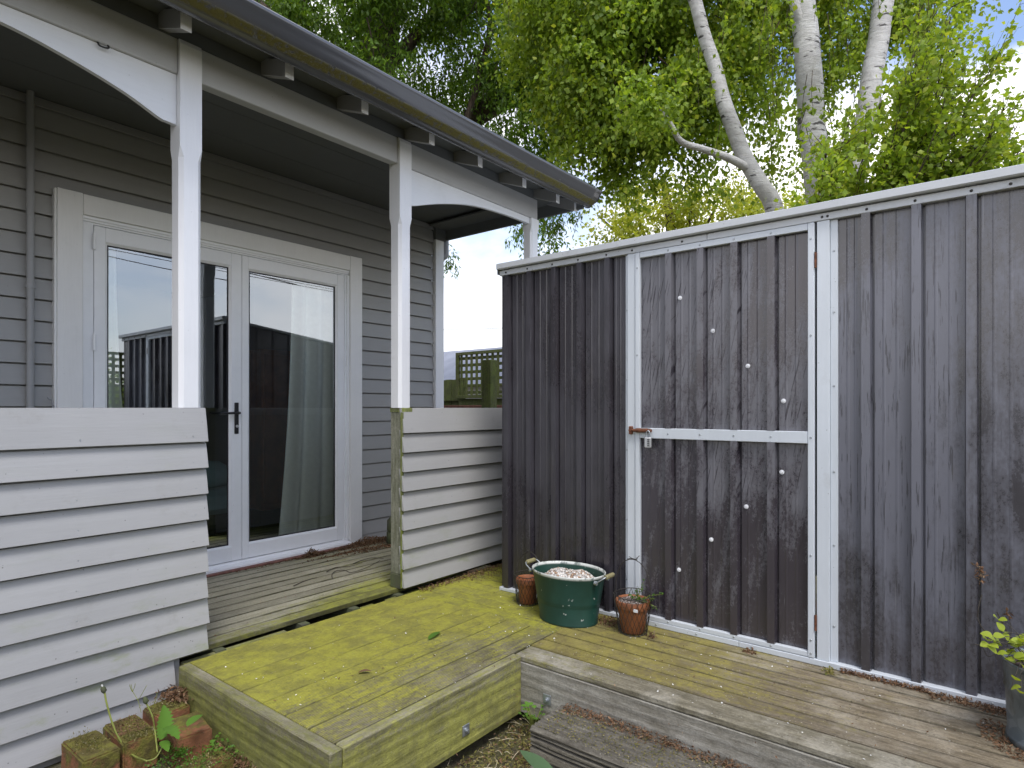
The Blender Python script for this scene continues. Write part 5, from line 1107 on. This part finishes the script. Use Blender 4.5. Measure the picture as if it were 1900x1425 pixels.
litter('leaf_litter', 'curled brown leaves piled in the corner of wall and deck fascia', 'litter', 420, lambda: (1.09+random.gauss(0,0.022), 2.585+random.gauss(0,0.03), 0.175+random.random()*0.06), (0.010, 0.026), 0.5, 1.2)
litter('leaf_litter', 'brown stalks and leaves in the slot beside the left fascia', 'litter', 700, lambda: (1.105+random.gauss(0,0.012), random.uniform(1.9,2.5), 0.07+random.random()*0.05), (0.010, 0.03), 0.3, 1.0)
def gs():
    while True:
        x, y = random.uniform(1.15, 2.09), random.uniform(0.9, 1.62)
        if not (x > 1.84 and y < 1.38): return (x, y, mnoise.noise(Vector((x*3, y*3, 1.0)))*0.018 + 0.004 + random.random()*0.016)
litter('moss_and_straw', 'moss, straw and bark scraps covering the earth before the deck', 'chips', 11000, gs, (0.006, 0.022), 0.28, 0.5, 'ground cover')
litter('red_bark_scraps', 'reddish bark scraps on the earth before the deck', 'litter', 1800, gs, (0.006, 0.016), 0.6, 0.4, 'ground cover')
def gl():
    x, y = random.uniform(0.2, 1.12), random.uniform(1.7, 2.6); return (x, y, 0.07*min(1, (y-1.3)/0.7) + mnoise.noise(Vector((x*3, y*3, 1.0)))*0.018 + random.random()*0.02)
litter('moss_and_straw', 'moss and cress covering the soil around the bricks', 'chips', 7000, gl, (0.005, 0.016), 0.5, 0.6, 'ground cover')
litter('cress_leaves', 'tiny pale green cress leaves around the bricks', 'lf_weed', 1500, lambda: random.choice([gl, lambda: (random.uniform(0.86,1.12), random.uniform(2.1,2.30), 0.125+random.random()*0.02), lambda: (random.uniform(0.96,1.0), random.uniform(2.26,2.36), 0.13+random.random()*0.03)])(), (0.005, 0.012), 0.9, 0.5, 'ground cover')
def straw():
    mb = MB()
    for i in range(150):
        p = Vector(gs()); a = random.uniform(0, pi); l = random.uniform(0.02, 0.07); q = p + Vector((cos(a)*l, sin(a)*l, random.uniform(0, 0.008))); mb.tube([p+Vector((0,0,.006)), (p+q)/2+Vector((0.003,0,0.010)), q+Vector((0,0,.006))], random.uniform(0.0006, 0.0016), 4)
    tag(mb.build('dry_straw', simple('dry_straw', (0.48, 0.42, 0.28), 0.8)), 'loose pale straws lying on the earth before the deck', 'straw', None, 'stuff')
straw()
# sleeper: a long beam with deep weathered cracks along its length
def sleeper():
    mb = MB(); x0, x1, z1 = 1.852, 2.072, 0.165; prof = []
    side = [x for x in np.linspace(0.0, z1-0.012, 44)]
    for i, z in enumerate(side): prof.append((x0, z, 'L'))
    for x in np.linspace(x0+0.012, x1-0.006, 60): prof.append((x, z1, 'T'))
    for z in np.linspace(z1-0.01, 0.0, 5): prof.append((x1, z, 'R'))
    ys = np.linspace(1.382, -0.5, 90); vs = []
    for j, y in enumerate(ys):
        for (x, z, s_) in prof:
            if s_ == 'L':
                gr = 0
                for zc, am in ((0.125, 0.016), (0.088, 0.013), (0.050, 0.015), (0.146, 0.008), (0.105, 0.007), (0.022, 0.01)):
                    gr += am*math.exp(-((z - zc - 0.010*mnoise.noise(Vector((y*2.2, zc*30, 0))))/0.0038)**2)
                dx = gr + 0.004*mnoise.noise(Vector((y*6, z*40, 1))); vs.append((x+dx, y, z))
            elif s_ == 'T':
                gr = sum(am*math.exp(-((x - xc - 0.016*mnoise.noise(Vector((y*1.8, xc*9, 5))))/0.0035)**2) for xc, am in ((1.875, 0.014), (1.895, 0.008), (1.93, 0.014), (1.955, 0.007), (1.985, 0.013), (2.02, 0.009)))
                vs.append((x, y, z - gr + 0.004*mnoise.noise(Vector((x*30, y*5, 4)))))
            else: vs.append((x, y, z))
    n = len(prof); mb.add(vs, [(j*n+i, (j+1)*n+i, (j+1)*n+i+1, j*n+i+1) for j in range(len(ys)-1) for i in range(n-1)], False)
    mb.add(vs[:n], [tuple(range(n))[::-1]]); return tag(mb.build('timber_sleeper', MT['sleeper']), 'old cracked grey timber sleeper lying against the walkway fascia', 'timber')
o = sleeper()
for poly in o.data.polygons: pass
litter('leaf_litter', 'red brown litter along the back of the old sleeper', 'litter', 2000, lambda: (2.055+random.gauss(0,0.018), random.uniform(0.3,1.36), 0.165+random.random()*0.012), (0.005, 0.018), 0.4)
litter('moss_specks', 'pale moss crumbs scattered over the old sleeper top', 'chips', 2600, lambda: (random.uniform(1.86,2.06), random.uniform(0.3,1.36), 0.166+random.random()*0.004), (0.003, 0.009), 0.7, 0.3, 'moss')
# weeds
def weed(cx, cy, cz, n, L, W, label, spread=0.04, h=0.06):
    t = thing('weed', label, 'weed', None)
    mb = MB()
    for i in range(n):
        a = random.uniform(0, 2*pi); b = Vector((cx, cy, cz)); e = b + Vector((cos(a)*spread*random.random(), sin(a)*spread*random.random(), h*random.uniform(0.3, 1))); mb.tube([b, (b+e)/2+Vector((0.003,0,0)), e], 0.0009, 4)
        dv = Vector((cos(a), sin(a), random.uniform(0, 0.5))).normalized()*L*random.uniform(0.6, 1.2); bigleaf('weed_leaf', e, e+dv, W, 'lf_weed', None, 0.2, parent=t, n=5)
    mb.build('weed_stems', MT['stem'], t); return t
weed(2.03, 1.50, 0.05, 22, 0.022, 0.020, 'leafy green weed sprouting in the inner corner of the deck', 0.055, 0.10)
weed(0.60, 2.45, 0.10, 9, 0.014, 0.012, 'tiny green weed at the bottom left under the wall', 0.03, 0.04)
weed(1.075, 2.20, 0.10, 8, 0.022, 0.018, 'small round leaved weed between the bricks and the fascia', 0.04, 0.05)
# dandelion: curved stalks, buds, jagged leaves
dd = thing('dandelion', 'leggy dandelion with closed buds leaning over the bricks', 'dandelion')
D0 = 2.16
root = P(272, 1412, 2.03)
MB().tube(smooth([tuple(root)] + [tuple(P(x, y, D0)) for x, y in ((245,1400),(222,1372),(208,1340),(198,1305),(194,1284))], 5), 0.0030, 7).build('stalk', MT['stem'], dd)
MB().tube(smooth([tuple(P(292,1395,2.06))] + [tuple(P(x, y, D0)) for x, y in ((288,1360),(283,1330),(272,1306))], 5), 0.0026, 7).build('stalk', MT['stem'], dd)
MB().tube(smooth([tuple(root), tuple(P(290,1405,2.05)), tuple(P(305,1378,2.08))], 4), 0.0022, 6).build('stalk', MT['stem'], dd)
for (x, y, mt) in ((193,1280,'conc'), (271,1300,'conc')):
    c = P(x, y, D0); d_ = Vector((-0.1, 0, 1)); MB().tube([c-Vector((0,0,0.012)), c-Vector((0,0,0.004)), c+Vector((-0.003,0,0.006)), c+Vector((-0.005,0,0.014))], [0.003, 0.009, 0.008, 0.004], 9).build('bud', MT['conc'], dd)
c = P(193, 1280, D0); MB().tube([c+Vector((-0.005,0,0.014)), c+Vector((-0.007,0,0.020))], [0.003, 0.0025], 7).build('white_tuft', MT['fleck'], dd)
bigleaf('dandelion_leaf', P(300,1372,2.10), P(303,1308,2.18), 0.062, 'lf_weed', None, 0.15, parent=dd, n=18, lobes=0.20, up=Vector((0.55,0.65,0.3)))
bigleaf('dandelion_leaf', P(305,1350,2.10), P(332,1372,2.02), 0.042, 'lf_weed', None, 0.3, parent=dd, n=14, lobes=0.25)
bigleaf('dandelion_leaf', P(347,1348,2.14), P(376,1326,2.22), 0.036, 'lf_weed', None, 0.25, parent=dd, n=8, lobes=0.04)
bigleaf('dandelion_leaf', P(300,1375,2.08), P(312,1395,2.04), 0.03, 'lf_weed', None, 0.3, parent=dd, n=8, lobes=0.1)
gp = thing('wispy_grass', 'wispy seeding grass stalk in front of the wall boards', 'grass')
mb = MB()
for pp in ([(262,1322),(256,1300),(246,1282),(244,1270)], [(256,1300),(262,1290),(272,1272)], [(246,1284),(250,1274),(251,1268)], [(283,1318),(288,1300),(292,1285)], [(246,1284),(242,1276),(241,1270)]): mb.tube(smooth([tuple(P(x, y, 2.25)) for x, y in pp], 4), 0.0011, 4)
mb.build('grass_stalks', MT['stem'], gp)
